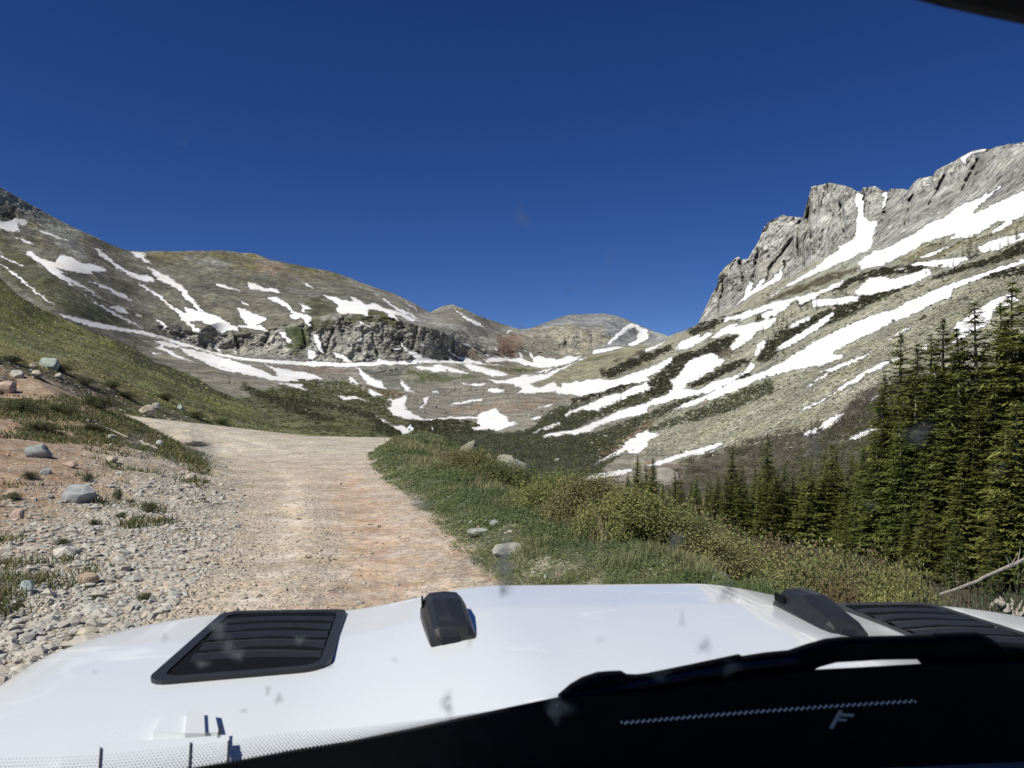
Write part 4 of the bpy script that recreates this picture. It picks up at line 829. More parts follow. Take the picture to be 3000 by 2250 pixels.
BL = [(50, 368, 19, 11, GRN_, 'pale green rounded boulder at the top edge of the soil cut', 'hill'),
      (147, 415, 17, 9.5, TAN, 'rounded cream boulder at the far edge of the road bend', 'hill'),
      (156, 409, 9, 6, GRY, 'small grey rock just behind the rounded cream boulder', 'hill'),
      (180, 409, 8, 4.5, GRN_, 'small greenish rock in the grass right of the road bend boulders', 'hill'),
      (18, 378, 15, 8, GRY, 'grey block with dark cracks in the soil cut by the left frame edge', 'hill'),
      (37, 377, 14, 7, TAN, 'tan slab in the soil cut below the pale green boulder', 'hill'),
      (8, 392, 22, 11, PNK, 'pinkish rock half buried in the soil cut at the left frame edge', 'hill'),
      (59, 378, 9, 5, GRY, 'low grey stone in the middle of the soil cut', 'hill'),
      (33, 367, 8, 4, TAN, 'little tan stone above the slab in the soil cut', 'hill'),
      (37, 456, 25, 12, BLU, 'blue-grey flat-topped boulder on the upper gravel bank', 'near'),
      (78, 501, 31, 16, (.31, .32, .31), 'large blue-grey angular boulder in the middle of the gravel bank', 'near'),
      (28, 592, 14, 12, (.38, .44, .42), 'smooth bluish stone low on the bank near the left frame edge', 'near'),
      (112, 440, 10, 6, GRY, 'small pale block in the plants of the left mound', 'near'),
      (160, 447, 7, 7, (.46, .46, .42), 'upright white stone at the end of the left mound', 'near'),
      (111, 462, 13, 6, TAN, 'cream block uphill of the large angular boulder', 'near'),
      (70, 467, 14, 6, PNK, 'pink-grey flat stone below the flat-topped boulder', 'near'),
      (46, 474, 12, 6, BLU, 'low blue stone between the two large bank boulders', 'near'),
      (18, 518, 14, 9, PNK, 'reddish cracked rock on the soil left of the gravel', 'near'),
      (86, 583, 22, 11, (.36, .27, .20), 'brown slab lying on the soil beside the heaped gravel', 'near'),
      (160, 521, 12, 6, TAN, 'orange-tan flat stone on the gravel berm', 'near'),
      (190, 480, 12, 6, TAN, 'buff flat stone where gravel meets the road', 'near'),
      (88, 636, 24, 9, (.40, .36, .28), 'long tan stone low on the bank above the white fender', 'near'),
      (496, 525, 12, 5, BLU, 'small grey stone in the grass near the road edge', 'near')]
for i, (u, v, w_, h_, c_, l_, sf) in enumerate(BL): boulder(u, v, w_, h_, c_, l_, seed=i * 7 + 3, surf=sf)
boulder(470, 456, 24, 17, (.25, .235, .18), 'domed lichen-brown boulder at the right end of the grassy mound', Yp=32, seed=91)
boulder(528, 466, 0, 0, GRY, 'x', Yp=30, seed=92) if False else None
boulder(487, 461, 22, 8, (.33, .31, .25), 'pale ledge rock below the domed lichen boulder', Yp=30, seed=93)
boulder(509, 468, 25, 14, (.28, .26, .21), 'brown sloping boulder among the dark bushes right of the mound', Yp=28, seed=94)
boulder(521, 478, 10, 19, (.24, .245, .22), 'upright pointed grey rock behind the bushes', Yp=40, seed=95)
boulder(578, 502, 29, 13, (.31, .32, .30), 'smooth grey boulder standing above the willow bushes', Yp=20.5, seed=96)
boulder(599, 504, 14, 9, (.30, .33, .31), 'bluish boulder right of the smooth grey one in the willows', Yp=20, seed=97)
boulder(480, 534, 26, 7, (.30, .31, .27), 'grey ledge of rock in the grass beside the road', seed=98)
boulder(510, 552, 42, 9, (.32, .31, .27), 'long grey rock slab in the grass nearest the hood', seed=99)
boulder(712, 586, 36, 20, (.30, .28, .26), 'grey rock half hidden by willows just beyond the hood', Yp=8.6, seed=100)
boulder(664, 483, 30, 15, (.27, .25, .215), 'reddish grey boulder on the valley floor behind the spruces', seed=101, surf='far')
boulder(557, 461, 5, 3, (.5, .5, .48), 'tiny white rock amid the dark valley scrub', seed=102, surf='far')

# ------------------------------------------------------------------ leaf clouds
def leaves(pos, nrm, size, colr, rs, fold=True, quad=True):
    """one small pointed leaf per point; returns verts, faces, colours"""
    n = len(pos); t = rs.normal(0, 1, (n, 3)); t -= (t * nrm).sum(-1, keepdims=True) * nrm; t /= np.linalg.norm(t, axis=-1, keepdims=True) + 1e-9
    b = np.cross(nrm, t); s = size[:, None]
    v = np.stack([pos - t * s * .5, pos + b * s * .26, pos + t * s * .5, pos - b * s * .26], 1).reshape(-1, 3)
    f = np.arange(n * 4).reshape(-1, 4); return v, f, np.repeat(colr, 4, 0)
def rdir(n, rs):
    d_ = rs.normal(0, 1, (n, 3)); return d_ / np.linalg.norm(d_, axis=1, keepdims=True)
def shrub_parts(seed, nleaf, c0, c1, leaf=.045, twigs=60, bare=0.0):
    """a shrub about 2 m wide and 1 m tall, built at the origin: leaf sprays on many stems"""
    rs = np.random.RandomState(seed); st = MB(); tips = []
    for i in range(twigs):
        a = rs.uniform(0, 2 * np.pi); e = rs.uniform(.25, 1.45); L_ = rs.uniform(.75, 1.08)
        d_ = np.array([math.cos(a) * math.cos(e), math.sin(a) * math.cos(e), math.sin(e)]) * np.array([1, 1, .98]) * L_
        b0 = np.array([rs.uniform(-.25, .25), rs.uniform(-.25, .25), -.1]); m_ = b0 + (d_ - b0) * .5 + np.array([0, 0, .08])
        st.tube([b0, m_, d_], [.014, .008, .003], 3, False); tips.append((b0, m_, d_))
    T = np.array(tips); n = nleaf
    i = rs.randint(0, len(T), n); s = rs.beta(2.6, 1.0, n)[:, None]
    p_ = np.where(s < .5, T[i, 0] + (T[i, 1] - T[i, 0]) * s * 2, T[i, 1] + (T[i, 2] - T[i, 1]) * (s * 2 - 1)) + rs.normal(0, .085, (n, 3))
    p_[:, 2] = np.abs(p_[:, 2])
    tone = rs.uniform(0, 1, len(T))[i][:, None] * .6 + rs.uniform(0, 1, (n, 1)) * .4
    c = np.array(c0) * (1 - tone) + np.array(c1) * tone
    nr = rdir(n, rs) + p_ * .5 + np.array([0, 0, .5]); nr /= np.linalg.norm(nr, axis=1, keepdims=True)
    return leaves(p_, nr, rs.uniform(.7, 1.4, n) * leaf, c, rs), st
def make_shrub(name, seed, nleaf, c0, c1, label, group, leaf=.045, cat='shrub', twigs=60):
    (v_, f_, c_), st = shrub_parts(seed, nleaf, c0, c1, leaf, twigs)
    root = empty(name, (0, 0, 0), label, cat, group)
    mesh_np('foliage', v_, f_, M_LEAF, root, False, col=c_); st.build('stems', M_TWIG, root)
    return root
GW = 'willow bushes on the bank right of the road'
W_ = [make_shrub('willow_shrub', 300 + i, 30000, c0, c1, '', GW, .036, twigs=170) for i, (c0, c1) in enumerate([((.10, .135, .045), (.26, .27, .09)), ((.11, .12, .05), (.26, .24, .10)), ((.12, .105, .055), (.26, .20, .10)), ((.075, .105, .04), (.19, .22, .08))])]
used_ = set(); SHX = []
def place_shrub(proto, u, vt, Yp, wpx, label, group, zmin=.5, squash=1.0):
    top_ = at(u, vt, Yp); g = gz(top_.x, Yp); kb = float(sstep(680, 760, np.array(u))); hh = (max(top_.z - g, zmin) if zmin else top_.z - g) * (1.12 - .07 * kb) + .16 - .12 * kb; top_.z = g + hh - .06; wd = wpx / F * Yp / 2
    s = (wd, wd, hh * squash); rz = random.uniform(0, 6.28)
    if proto.name not in used_:
        used_.add(proto.name); proto.location = (top_.x, Yp, top_.z - hh); proto.rotation_euler = (0, 0, rz); proto.scale = s; proto['label'] = label; return proto
    return copy_tree(proto, (top_.x, Yp, top_.z - hh), rz, s, label, group)
# (proto, u, v of the top, distance, width px, label)
SH = [(1, 490, 465, 34, 34, 'dark bush behind the pale ledge rock'), (2, 520, 482, 30, 46, 'brown-tipped bush below the upright pointed rock'),
      (2, 455, 470, 25, 46, 'brown-tipped bush left end of the thicket on the mound'), (1, 487, 483, 23, 56, 'dense rusty bush in the middle of the mound thicket'),
      (2, 515, 500, 21, 60, 'purplish dark bush at the foot of the mound thicket'), (1, 548, 495, 22, 54, 'rusty bush uphill of the smooth grey boulder'),
      (3, 500, 518, 17.5, 62, 'low dark bush above the grey grass ledge'), (2, 565, 517, 18, 60, 'reddish bush in front of the smooth grey boulder'),
      (0, 545, 535, 15.5, 66, 'green bush beside the tall straw grass'), (1, 605, 520, 17.5, 66, 'bush in front of the bluish boulder'),
      (3, 590, 545, 13.5, 74, 'dark green bush near the centre of the bank'), (2, 640, 512, 19, 72, 'tall reddish willow at the near foot of the spruces'),
      (0, 648, 530, 15, 84, 'wide green willow below the small spruces'), (1, 625, 557, 11.5, 84, 'low willow just beyond the hood centre'),
      (2, 688, 527, 16, 78, 'brown willow in front of the mid spruces'), (0, 700, 548, 12.2, 94, 'bright willow above the grey hood-side rock'),
      (3, 655, 568, 10, 92, 'dark willow hugging the hood front'), (1, 738, 545, 13.5, 84, 'olive willow below the slender spruces'),
      (0, 752, 562, 11, 94, 'leafy willow left of the right washer nozzle'), (2, 782, 555, 12.5, 84, 'yellowish willow behind the washer nozzle'),
      (1, 700, 575, 9.2, 90, 'low willow touching the rear of the hood line'), (0, 805, 570, 10.6, 92, 'yellow-green willow right of the washer nozzle'),
      (2, 836, 566, 11.5, 84, 'golden willow in front of the dense spruces'), (1, 862, 576, 10, 88, 'golden-brown willow above the right hood vent'),
      (0, 893, 582, 9.5, 80, 'rounded yellow-green willow near the fallen trunk'), (2, 838, 588, 9, 84, 'low golden willow behind the hood edge'),
      (1, 915, 592, 9, 60, 'small golden willow left of the grey bare shrub'), (3, 770, 584, 8.6, 86, 'low green willow hidden partly by the hood'), (0, 885, 600, 8.5, 70, 'lowest willow behind the right hood vent')]
for pi, u, vt, Yp, wpx, lb in SH: place_shrub(W_[pi], u, vt, Yp, wpx * 1.75, lb, GW)
SH2 = [(2, 535, 488, 27, 50, 'rusty bush under the dark pitted object'), (1, 470, 480, 20, 50, 'brown bush behind the straw grass of the mound'), (2, 500, 492, 24, 60, 'dark rusty bush right of the mound'),
       (0, 575, 528, 16, 66, 'green-brown bush below the smooth grey boulder'), (1, 618, 530, 15, 80, 'dense olive bush between the boulders and the tall straw'), (3, 618, 545, 12.5, 80, 'deep green bush left of the hood centre line'),
       (1, 668, 535, 14, 84, 'rust-tinted willow under the first spruces'), (0, 722, 556, 11.5, 90, 'bright olive willow beside the dead stalks'), (3, 680, 560, 10.5, 90, 'leafy green willow left of the dead stalks'),
       (2, 765, 550, 13, 84, 'reddish willow farther down the bank'), (0, 820, 560, 12, 84, 'yellow willow farther down the bank'), (1, 790, 572, 10, 84, 'olive willow directly behind the washer nozzle'),
       (3, 850, 572, 10.8, 80, 'greener willow among the golden ones'), (0, 562, 548, 12.5, 80, 'bushy green willow left of the tall straw tuft'), (1, 590, 556, 10.8, 76, 'small olive willow right behind the straw tuft'), (3, 545, 522, 16, 70, 'green bush on the slope under the smooth grey boulder'), (0, 632, 566, 9.6, 90, 'leafy willow closest to the middle of the hood'), (2, 880, 574, 11, 70, 'rust-gold willow under the dense spruces'), (0, 900, 590, 9.2, 70, 'yellow-green willow next to the grey shrub')]
for pi, u, vt, Yp, wpx, lb in SH2: place_shrub(W_[pi], u, vt, Yp, wpx * 1.6, lb, GW)
GB = 'half-bare bushes at the right corner'
BS = make_shrub('bare_shrub', 340, 5200, (.10, .09, .06), (.14, .15, .09), '', GB, .035, twigs=170)
BG = make_shrub('bare_shrub', 341, 6500, (.05, .08, .04), (.09, .13, .06), '', GB, .04, twigs=120)
place_shrub(BS, 925, 582, 11.5, 84, 'grey-brown half-bare bush behind the fallen trunk', GB); place_shrub(BS, 962, 582, 12, 88, 'grey twiggy bush right of the golden willows', GB)
place_shrub(BG, 1000, 588, 11, 92, 'bluish green bush behind the bleached roots', GB); place_shrub(BS, 948, 604, 9, 80, 'dark twiggy bush under the fallen trunk', GB)
place_shrub(BG, 1034, 580, 12, 84, 'green bush at the right frame edge under the spruces', GB)
# low dark shrubs on the left cut and mound
GL = 'low bushes on the left bank'
LS = make_shrub('low_bush', 350, 4200, (.05, .06, .028), (.11, .12, .05), '', GL, .06, twigs=60)
def bush_on(u, v, wpx, hpx, label, surf):
    p = Vector(hill_points(np.array([u]), np.array([v]))[0]) if surf == 'hill' else ground_hit(u, v)
    s = (wpx / F * p.y / 2, wpx / F * p.y / 2, hpx / F * p.y); rz = random.uniform(0, 6.28)
    if LS.name not in used_: used_.add(LS.name); LS.location = p; LS.scale = s; LS['label'] = label
    else: copy_tree(LS, p, rz, s, label, GL)
for u, v, w1, h1, lb, sf in [(62, 372, 22, 9, 'dark bush hanging over the soil cut right of the green boulder', 'hill'), (84, 384, 30, 7, 'dark mat of bush in the middle of the soil cut', 'hill'),
      (12, 362, 26, 7, 'dark bush on top of the soil cut at the left frame edge', 'hill'), (112, 388, 26, 8, 'brown bush on the cut above the road bend', 'hill'), (126, 398, 26, 7, 'dark bush just uphill of the cream boulder', 'hill'),
      (97, 409, 44, 15, 'broad dark green bush on top of the left mound', 'near'), (60, 414, 42, 10, 'green bush on the crest of the left mound', 'near'), (22, 412, 48, 13, 'dark bush on the mound crest at the left frame edge', 'near'),
      (135, 434, 34, 6, 'low bush on the road side of the left mound', 'near'), (196, 446, 30, 5, 'sparse low bush at the tip of the left mound', 'near'), (95, 432, 40, 9, 'green bush below the mound crest', 'near'), (40, 432, 44, 10, 'low green bush left of the small pale block', 'near'),
      (165, 400, 30, 7, 'dark bush on the far roadside slope', 'hill'), (195, 418, 34, 7, 'dark bush by the far road edge', 'hill'), (52, 398, 30, 7, 'dark tuft bush low in the soil cut', 'hill'), (222, 424, 26, 6, 'small bush where hillside meets road', 'hill'),
      (118, 500, 12, 13, 'thin dark bush left of the angular boulder', 'near'), (150, 512, 26, 9, 'green weed clump on the gravel berm', 'near'), (122, 518, 17, 6, 'flat weed clump in the gravel', 'near'), (95, 525, 17, 6, 'dark weed on the soil left of the gravel', 'near'),
      (88, 482, 14, 8, 'bright weed above the angular boulder', 'near'), (145, 600, 20, 7, 'weed clump low on the gravel near the fender', 'near'), (62, 545, 22, 6, 'weed clump on bare soil lower left', 'near'), (30, 480, 20, 8, 'weed clump left of the low blue stone', 'near'), (95, 600, 15, 5, 'tiny weed by the brown slab', 'near'), (12, 500, 24, 8, 'weed clump at the left frame edge', 'near')]:
    bush_on(u, v, w1, h1, lb, sf)

# ------------------------------------------------------------------ grass
def grass(name, P_, hgt, wid, colr, lean, label, cat='grass', rs=RS):
    n = len(P_); a = rs.uniform(0, 2 * np.pi, n); t = np.stack([np.cos(a), np.sin(a), 0 * a], -1)
    la = rs.uniform(0, 2 * np.pi, n); ln = np.stack([np.cos(la) * lean, np.sin(la) * lean, 0 * la], -1) * hgt[:, None] * rs.uniform(.2, 1, (n, 1))
    up = np.array([0, 0, 1.0]) * hgt[:, None]
    v_ = np.stack([P_ - t * wid[:, None] * .5, P_ + t * wid[:, None] * .5, P_ + up * .6 + ln * .4 + t * wid[:, None] * .3, P_ + up * .6 + ln * .4 - t * wid[:, None] * .3, P_ + up + ln * 1.1], 1).reshape(-1, 3)
    b = (np.arange(n) * 5)[:, None]; f = np.concatenate([b + np.array([0, 1, 2]), b + np.array([0, 2, 3]), b + np.array([3, 2, 4])], 0)
    o = mesh_np(name, v_, f, M_GRASS, None, False, col=np.repeat(colr, 5, 0)); return tag(o, label, cat, kind='stuff')
def clumped(x, y, h, n_per, spread):
    xx = np.repeat(x, n_per) + RS.normal(0, 1, len(x) * n_per) * np.repeat(spread, n_per); yy_ = np.repeat(y, n_per) + RS.normal(0, 1, len(x) * n_per) * np.repeat(spread, n_per)
    return xx, yy_, ground_h(xx, yy_)
x, y, h = scatter_near(30000, 300, 1024, 425, 640); r = dr(x, y)
k = (r > .02 + .25 * fbm(x * 1.5, y * 1.5, 0, 3, 260)) & (r < 1.9 + sstep(14, 26, y) * 3) & (fbm(x / .9, y / .9, 0, 3, 230) > -.22); x, y, h = x[k][:4200], y[k][:4200], h[k][:4200]
xx, y2, h2 = clumped(x, y, h, 15, .02 + .0045 * y); r2 = dr(xx, y2)
tl = fbm(xx / 1.8, y2 / 1.8, 0, 3, 240); dry = sstep(.15, .45, fbm(xx / 1.1 + 5, y2 / 1.1, 0, 3, 250) + RS.normal(0, .1, len(xx)))[:, None]
edge_ = sstep(0, 1.2, r2)
hg = (.02 + (.03 + .08 * np.clip(tl + .45, 0, 1)) * edge_) * RS.uniform(.5, 1.4, len(xx)); hg = hg + dry[:, 0] * .10 * edge_
c = np.array((.08, .115, .048)) * (1 - np.clip(tl[:, None] + .3, 0, 1)) + np.array((.17, .195, .075)) * np.clip(tl[:, None] + .3, 0, 1)
c = c * (1 - dry * .8) + np.array((.27, .25, .13)) * dry * .8; c = c * RS.uniform(.7, 1.25, (len(xx), 1))
grass('grass', np.stack([xx, y2, h2], -1), hg, np.maximum(.006, y2 * .75 / F) * RS.uniform(.7, 1.4, len(xx)), c, .7, 'green roadside grass with straw tufts on the shoulder right of the road')
x, y, h = scatter_near(60000, 330, 760, 436, 640); r = dr(x, y); k = (r > -.05 + .2 * fbm(x * 1.5, y * 1.5, 0, 3, 260)) & (r < 3.5) & (fbm(x / .5, y / .5, 0, 4, 620, .6) > -.1 - .5 * sstep(0, .6, r)); x, y, h, r = x[k], y[k], h[k], r[k]; rp = 4
x = np.repeat(x, rp) + RS.normal(0, .03, len(x) * rp); y = np.repeat(y, rp) + RS.normal(0, .03, len(y) * rp); h = ground_h(x, y) + RS.uniform(0, .07, len(x)); nn_ = rdir(len(x), RS) * .6 + np.array([0, 0, 1.0]); nn_ /= np.linalg.norm(nn_, axis=1, keepdims=True)
tn_ = np.clip(fbm(x / .8, y / .8, 0, 3, 630) + .5 + RS.normal(0, .15, len(x)), 0, 1)[:, None]
v_, f_, c_ = leaves(np.stack([x, y, h], -1), nn_, np.clip(y * 2.2 / F, .02, .09) * RS.uniform(.6, 1.4, len(x)), (np.array((.065, .095, .042)) * (1 - tn_) + np.array((.16, .185, .078)) * tn_), RS)
tag(mesh_np('verge_plants', v_, f_, M_LEAF, None, False, col=c_), 'low leafy green plants creeping onto the right edge of the dirt road', 'plants', kind='stuff')
# tall straw grass tufts
TS = [(596, 562, 9.6, .5, 60), (604, 568, 8.9, .4, 40), (440, 470, 24, .6, 70), (452, 466, 26, .55, 60), (395, 448, 30, .4, 60), (478, 505, 16, .35, 60), (778, 560, 10.5, .9, 30)]
pts, hh, cc = [], [], []
for u, v, Yp, ht1, nb in TS:
    for _ in range(nb):
        xx1 = (u - CX) / F * Yp + RS.normal(0, .13); yy1 = Yp + RS.normal(0, .13); pts.append((xx1, yy1, gz(xx1, yy1))); hh.append(ht1 * RS.uniform(.5, 1.15)); cc.append(np.array((.30, .27, .15)) * RS.uniform(.6, 1.3))
pts = np.array(pts); grass('straw_grass', pts, np.array(hh), np.maximum(.007, pts[:, 1] * .7 / F), np.array(cc), .8, 'tall dry straw grass tufts standing among the green shoulder grass')
u = RS.uniform(-40, 235, 5000); v = RS.uniform(352, 428, 5000); k = poly_sdf(u, v, CUT, 3, -3) > RS.uniform(-3, 1, len(u)); u, v = u[k], v[k]; Pc = hill_points(u, v)
stones('cut_rubble', Pc, np.clip(Pc[:, 1] / F * RS.gamma(1.6, .9, len(u)), .04, .5), PAL[RS.randint(0, len(PAL), len(u))] * RS.uniform(.5, .95, (len(u), 1)), M_STONE, label='stones and rubble sticking out of the soil cut left of the road', cat='rubble')
# hillside and left bank turf
u = RS.uniform(-40, 290, 26000); v = RS.uniform(275, 432, 26000); k = (v > np.interp(u, *np.array(HT).T) + 1) & (poly_sdf(u, v, CUT, 3, -3) < RS.uniform(-2, 2, len(u))); u, v = u[k], v[k]
Ph = hill_points(u, v); nz = fbm(Ph[:, 0] / 6, Ph[:, 1] / 6, Ph[:, 2] / 6, 4, 270); dry = sstep(-.1, .5, nz + RS.normal(0, .2, len(nz)))[:, None]
c = np.array((.165, .19, .07)) * (1 - dry) + np.array((.31, .28, .14)) * dry
grass('hillside_grass', Ph, np.clip(Ph[:, 1] / F * 1.5, .05, .25) * RS.uniform(.4, 1.2, len(Ph)), Ph[:, 1] / F * RS.uniform(1, 2.6, len(Ph)), c * RS.uniform(.8, 1.25, (len(c), 1)), .8, 'short green and straw turf covering the left hillside')
x, y, h = scatter_near(26000, -60, 260, 396, 660); d = dl(x, y)
k = (d > 1.0) & (fbm(x / 1.3, y / 1.3, 0, 4, 140, .6) * .9 + fbm(x / 5, y / 5, 0, 3, 160) * .6 + sstep(15, 24, y) * .75 - .30 > RS.uniform(-.05, .35, len(x))); x, y, h = x[k][:4500], y[k][:4500], h[k][:4500]
xx, y2, h2 = clumped(x, y, h, 7, .02 + .004 * y); dry = (RS.uniform(0, 1, len(xx)) < .35)[:, None]
c = np.where(dry, np.array((.24, .21, .11)), np.array((.08, .105, .035))) * RS.uniform(.6, 1.3, (len(xx), 1))
grass('bank_weeds', np.stack([xx, y2, h2], -1), RS.uniform(.04, .15, len(xx)), np.maximum(.012, y2 * 1.1 / F), c, 1.0, 'thin weeds and dry grass between stones on the left bank', 'weeds')

# ------------------------------------------------------------------ spruces
def spruce_mesh(seed, H, rad, whorls, per, sprays, lowest=.06, c0=(.055, .078, .02), c1=(.17, .185, .045), spray=.5, droop=.25, ragged=.3, tex=0):
    rs = np.random.RandomState(seed); Vv, Ff, Cc = [], [], []; st = MB()
    st.tube([(0, 0, -.5), (0, 0, H * .3), (rs.normal(0, .04), rs.normal(0, .04), H * .7), (0, 0, H * .99)], [H * .014 + .04, H * .011 + .03, H * .006 + .015, .01], 6)
    pts, dirs, sz, tone = [], [], [], []
    for k in range(whorls):
        s = (k + rs.uniform(0, 1)) / whorls; z = H * (lowest + (1 - lowest) * s)
        R_ = rad * ((1 - s) ** .72) * (1 if s > .12 else .65 + s * 3) * rs.uniform(1 - ragged, 1.1) + .04
        for j in range(per):
            if rs.uniform() < .10: continue
            a = rs.uniform(0, 2 * np.pi); L_ = R_ * rs.uniform(.6, 1.15); up0 = .25 * (s > .75) - droop * (1 - s)
            n = max(2, int(sprays * L_ / rad)); q_ = (np.arange(n) + rs.uniform(0, 1, n)) / n
            q_ = q_ ** .8
            bx, by = math.cos(a), math.sin(a); tn = rs.uniform()
            for t in q_:
                zz = z + L_ * (up0 * t + .22 * t * t * (1 - s)); side = rs.normal(0, .17 * L_ * (.3 + t * .7))
                pts.append((bx * L_ * t - by * side, by * L_ * t + bx * side, zz + rs.normal(0, .03)))
                dirs.append((bx + rs.normal(0, .5), by + rs.normal(0, .5), rs.normal(-.12, .25))); sz.append(spray * (.55 + .45 * (1 - s)) * rs.uniform(.6, 1.3)); tone.append(tn * .6 + .4 * rs.uniform())
    p_ = np.array(pts); d_ = np.array(dirs); d_ /= np.linalg.norm(d_, axis=1, keepdims=True); s_ = np.array(sz)[:, None]; n = len(p_)
    b = np.cross(d_, np.array([0, 0, 1.0])) + rs.normal(0, .3, (n, 3)); b /= np.linalg.norm(b, axis=1, keepdims=True); nn = np.cross(b, d_)
    v_ = np.stack([p_ - d_ * s_ * .35, p_ + b * s_ * .12 - nn * s_ * .04, p_ + d_ * s_ * .65, p_ - b * s_ * .12 - nn * s_ * .04], 1).reshape(-1, 3)
    f_ = np.arange(n * 4).reshape(-1, 4); t = np.array(tone)[:, None]; c = np.array(c0) * (1 - t) + np.array(c1) * t
    return v_, f_, np.repeat(c, 4, 0), st
def make_spruce(seed, *a, **k):
    v_, f_, c_, st = spruce_mesh(seed, *a, **k); root = empty('spruce_tree', (0, 0, 0), '', 'tree')
    mesh_np('crown', v_, f_, M_NEEDLE, root, False, col=c_); st.build('trunk', M_BARK, root); return root
BIG = [make_spruce(400 + i, 10.0, rd, 64, 10, 25, spray=.47, ragged=rg) for i, (rd, rg) in enumerate(((1.85, .35), (1.6, .45), (2.1, .3), (1.4, .4)))]
SMALL = [make_spruce(420 + i, 5.0, rd, 26, 7, 7, spray=.42, ragged=.4, c0=(.035, .052, .018), c1=(.085, .11, .032)) for i, rd in enumerate((.95, 1.2, .8))]
HB = {}
for o in BIG: HB[o.name] = 10.0
for o in SMALL: HB[o.name] = 5.0
def put_spruce(proto, u, vb, hpx, label, group, Yp=None, wide=1.0):
    p = far_point(u, vb) if Yp is None else at(u, vb, Yp)
    tilt = (random.gauss(0, .025), random.gauss(0, .025))
    H_ = hpx / F * p.y; s = H_ / HB[proto.name if proto.name in HB else 'x']; sc_ = (s * wide, s * wide, s); rz = random.uniform(0, 6.28)
    if proto.name not in used_: used_.add(proto.name); proto.location = p; proto.scale = sc_; proto.rotation_euler = (0, 0, rz); proto['label'] = label; proto['group'] = group; return
    copy_tree(proto, p, rz, sc_, label, group).rotation_euler = (tilt[0], tilt[1], rz)
G1 = 'dense stand of tall spruces at the right'; L1 = 'tall dark green spruce in the dense stand at the right frame edge'
TALL = [(901, 548, 336), (917, 555, 343), (931, 556, 334), (943, 560, 319), (958, 565, 338), (970, 566, 326), (981, 568, 302), (993, 572, 318), (1001, 566, 303), (1014, 575, 281), (1027, 578, 290), (1040, 582, 270), (1060, 590, 285), (888, 545, 374), (910, 566, 420), (950, 574, 400), (973, 580, 430), (1000, 584, 420), (1018, 590, 400), (936, 572, 440), (1036, 596, 420), (920, 548, 380), (965, 556, 360), (988, 560, 350), (1010, 562, 340), (1006, 574, 372), (985, 576, 380), (1024, 566, 330), (1048, 575, 340), (896, 552, 395), (913, 560, 372), (926, 564, 398), (940, 566, 362), (953, 572, 372), (968, 574, 398), (979, 580, 408), (996, 578, 392), (1008, 582, 430), (1022, 586, 446), (960, 582, 452), (925, 570, 452)]
for i, (u, vb, vt) in enumerate(TALL): put_spruce(BIG[i % 4], u, vb, vb - vt, L1, G1, wide=random.uniform(1.15, 1.45))
G2 = 'mid-size spruces standing along the valley bottom'; L2 = 'mid-size pointed spruce in the row between the willows and the talus'
MID = [(637, 496, 38), (641, 500, 20), (653, 508, 48), (647, 500, 34), (676, 514, 42), (682, 516, 34), (692, 517, 34), (700, 516, 26), (711, 520, 40), (716, 519, 30), (731, 526, 76), (737, 525, 50), (745, 530, 50), (752, 528, 36), (769, 538, 98), (762, 534, 60), (776, 536, 62), (784, 542, 74), (792, 540, 60), (808, 545, 80), (800, 540, 52), (820, 542, 88), (815, 546, 62), (832, 545, 95), (840, 540, 66), (850, 542, 82), (862, 548, 92), (856, 544, 60), (874, 545, 78), (868, 556, 62), (888, 552, 150), (880, 558, 110), (896, 560, 90), (928, 584, 84), (886, 578, 36), (721, 538, 26), (705, 534, 22), (765, 560, 30), (663, 512, 30), (670, 512, 22), (628, 498, 24), (845, 566, 44), (905, 572, 60), (955, 590, 70), (990, 596, 80)]
MID += [(u_, 524 + (u_ - 700) * .13 + random.uniform(-8, 10), random.uniform(45, 85) * (.7 + (u_ - 690) / 450)) for u_ in [696, 707, 719, 727, 741, 756, 772, 779, 788, 796, 804, 812, 825, 836, 845, 855, 866, 871, 878, 885, 892, 858, 848, 830, 818, 760]]
for i, (u, vb, hp) in enumerate(MID): put_spruce(BIG[(i * 3 + 1) % 4], u, vb, hp * 1.06, L2, G2, wide=random.uniform(.95, 1.5))
G3 = 'small spruces dotted over the valley and slopes'
def row3(lst, label):
    for i, (u, vb, hp) in enumerate(lst): put_spruce(SMALL[(i + int(u)) % 3], u, vb, hp, label, G3, wide=random.uniform(1.0, 1.5))
row3([(577, 498, 12), (588, 502, 18), (597, 504, 22), (622, 501, 17), (612, 502, 13), (605, 503, 18), (632, 500, 18), (519.6, 475, 16), (556.7, 478, 15), (563.6, 494, 15), (495, 467, 12), (500, 470, 9), (571, 470, 6), (537, 438, 7), (517, 441, 9), (510, 446, 6), (524, 452, 8), (535, 460, 9), (541, 462, 8), (549, 456, 7), (560, 447, 6), (570, 455, 7), (520, 462, 7), (530, 452, 6), (580, 450, 5), (590, 462, 6), (547, 468, 7)], 'small dark spruce in the scrubby valley bottom beyond the grassy mound')
row3([(969.5, 259, 24), (976, 257, 14), (963, 258, 12), (1016.6, 240, 16), (1008, 245, 8), (1000, 249, 8), (953, 267, 9), (948, 268, 6), (990, 252, 7), (926, 274, 6), (936, 270, 7)], 'small spruce standing on snow high on the right slope')
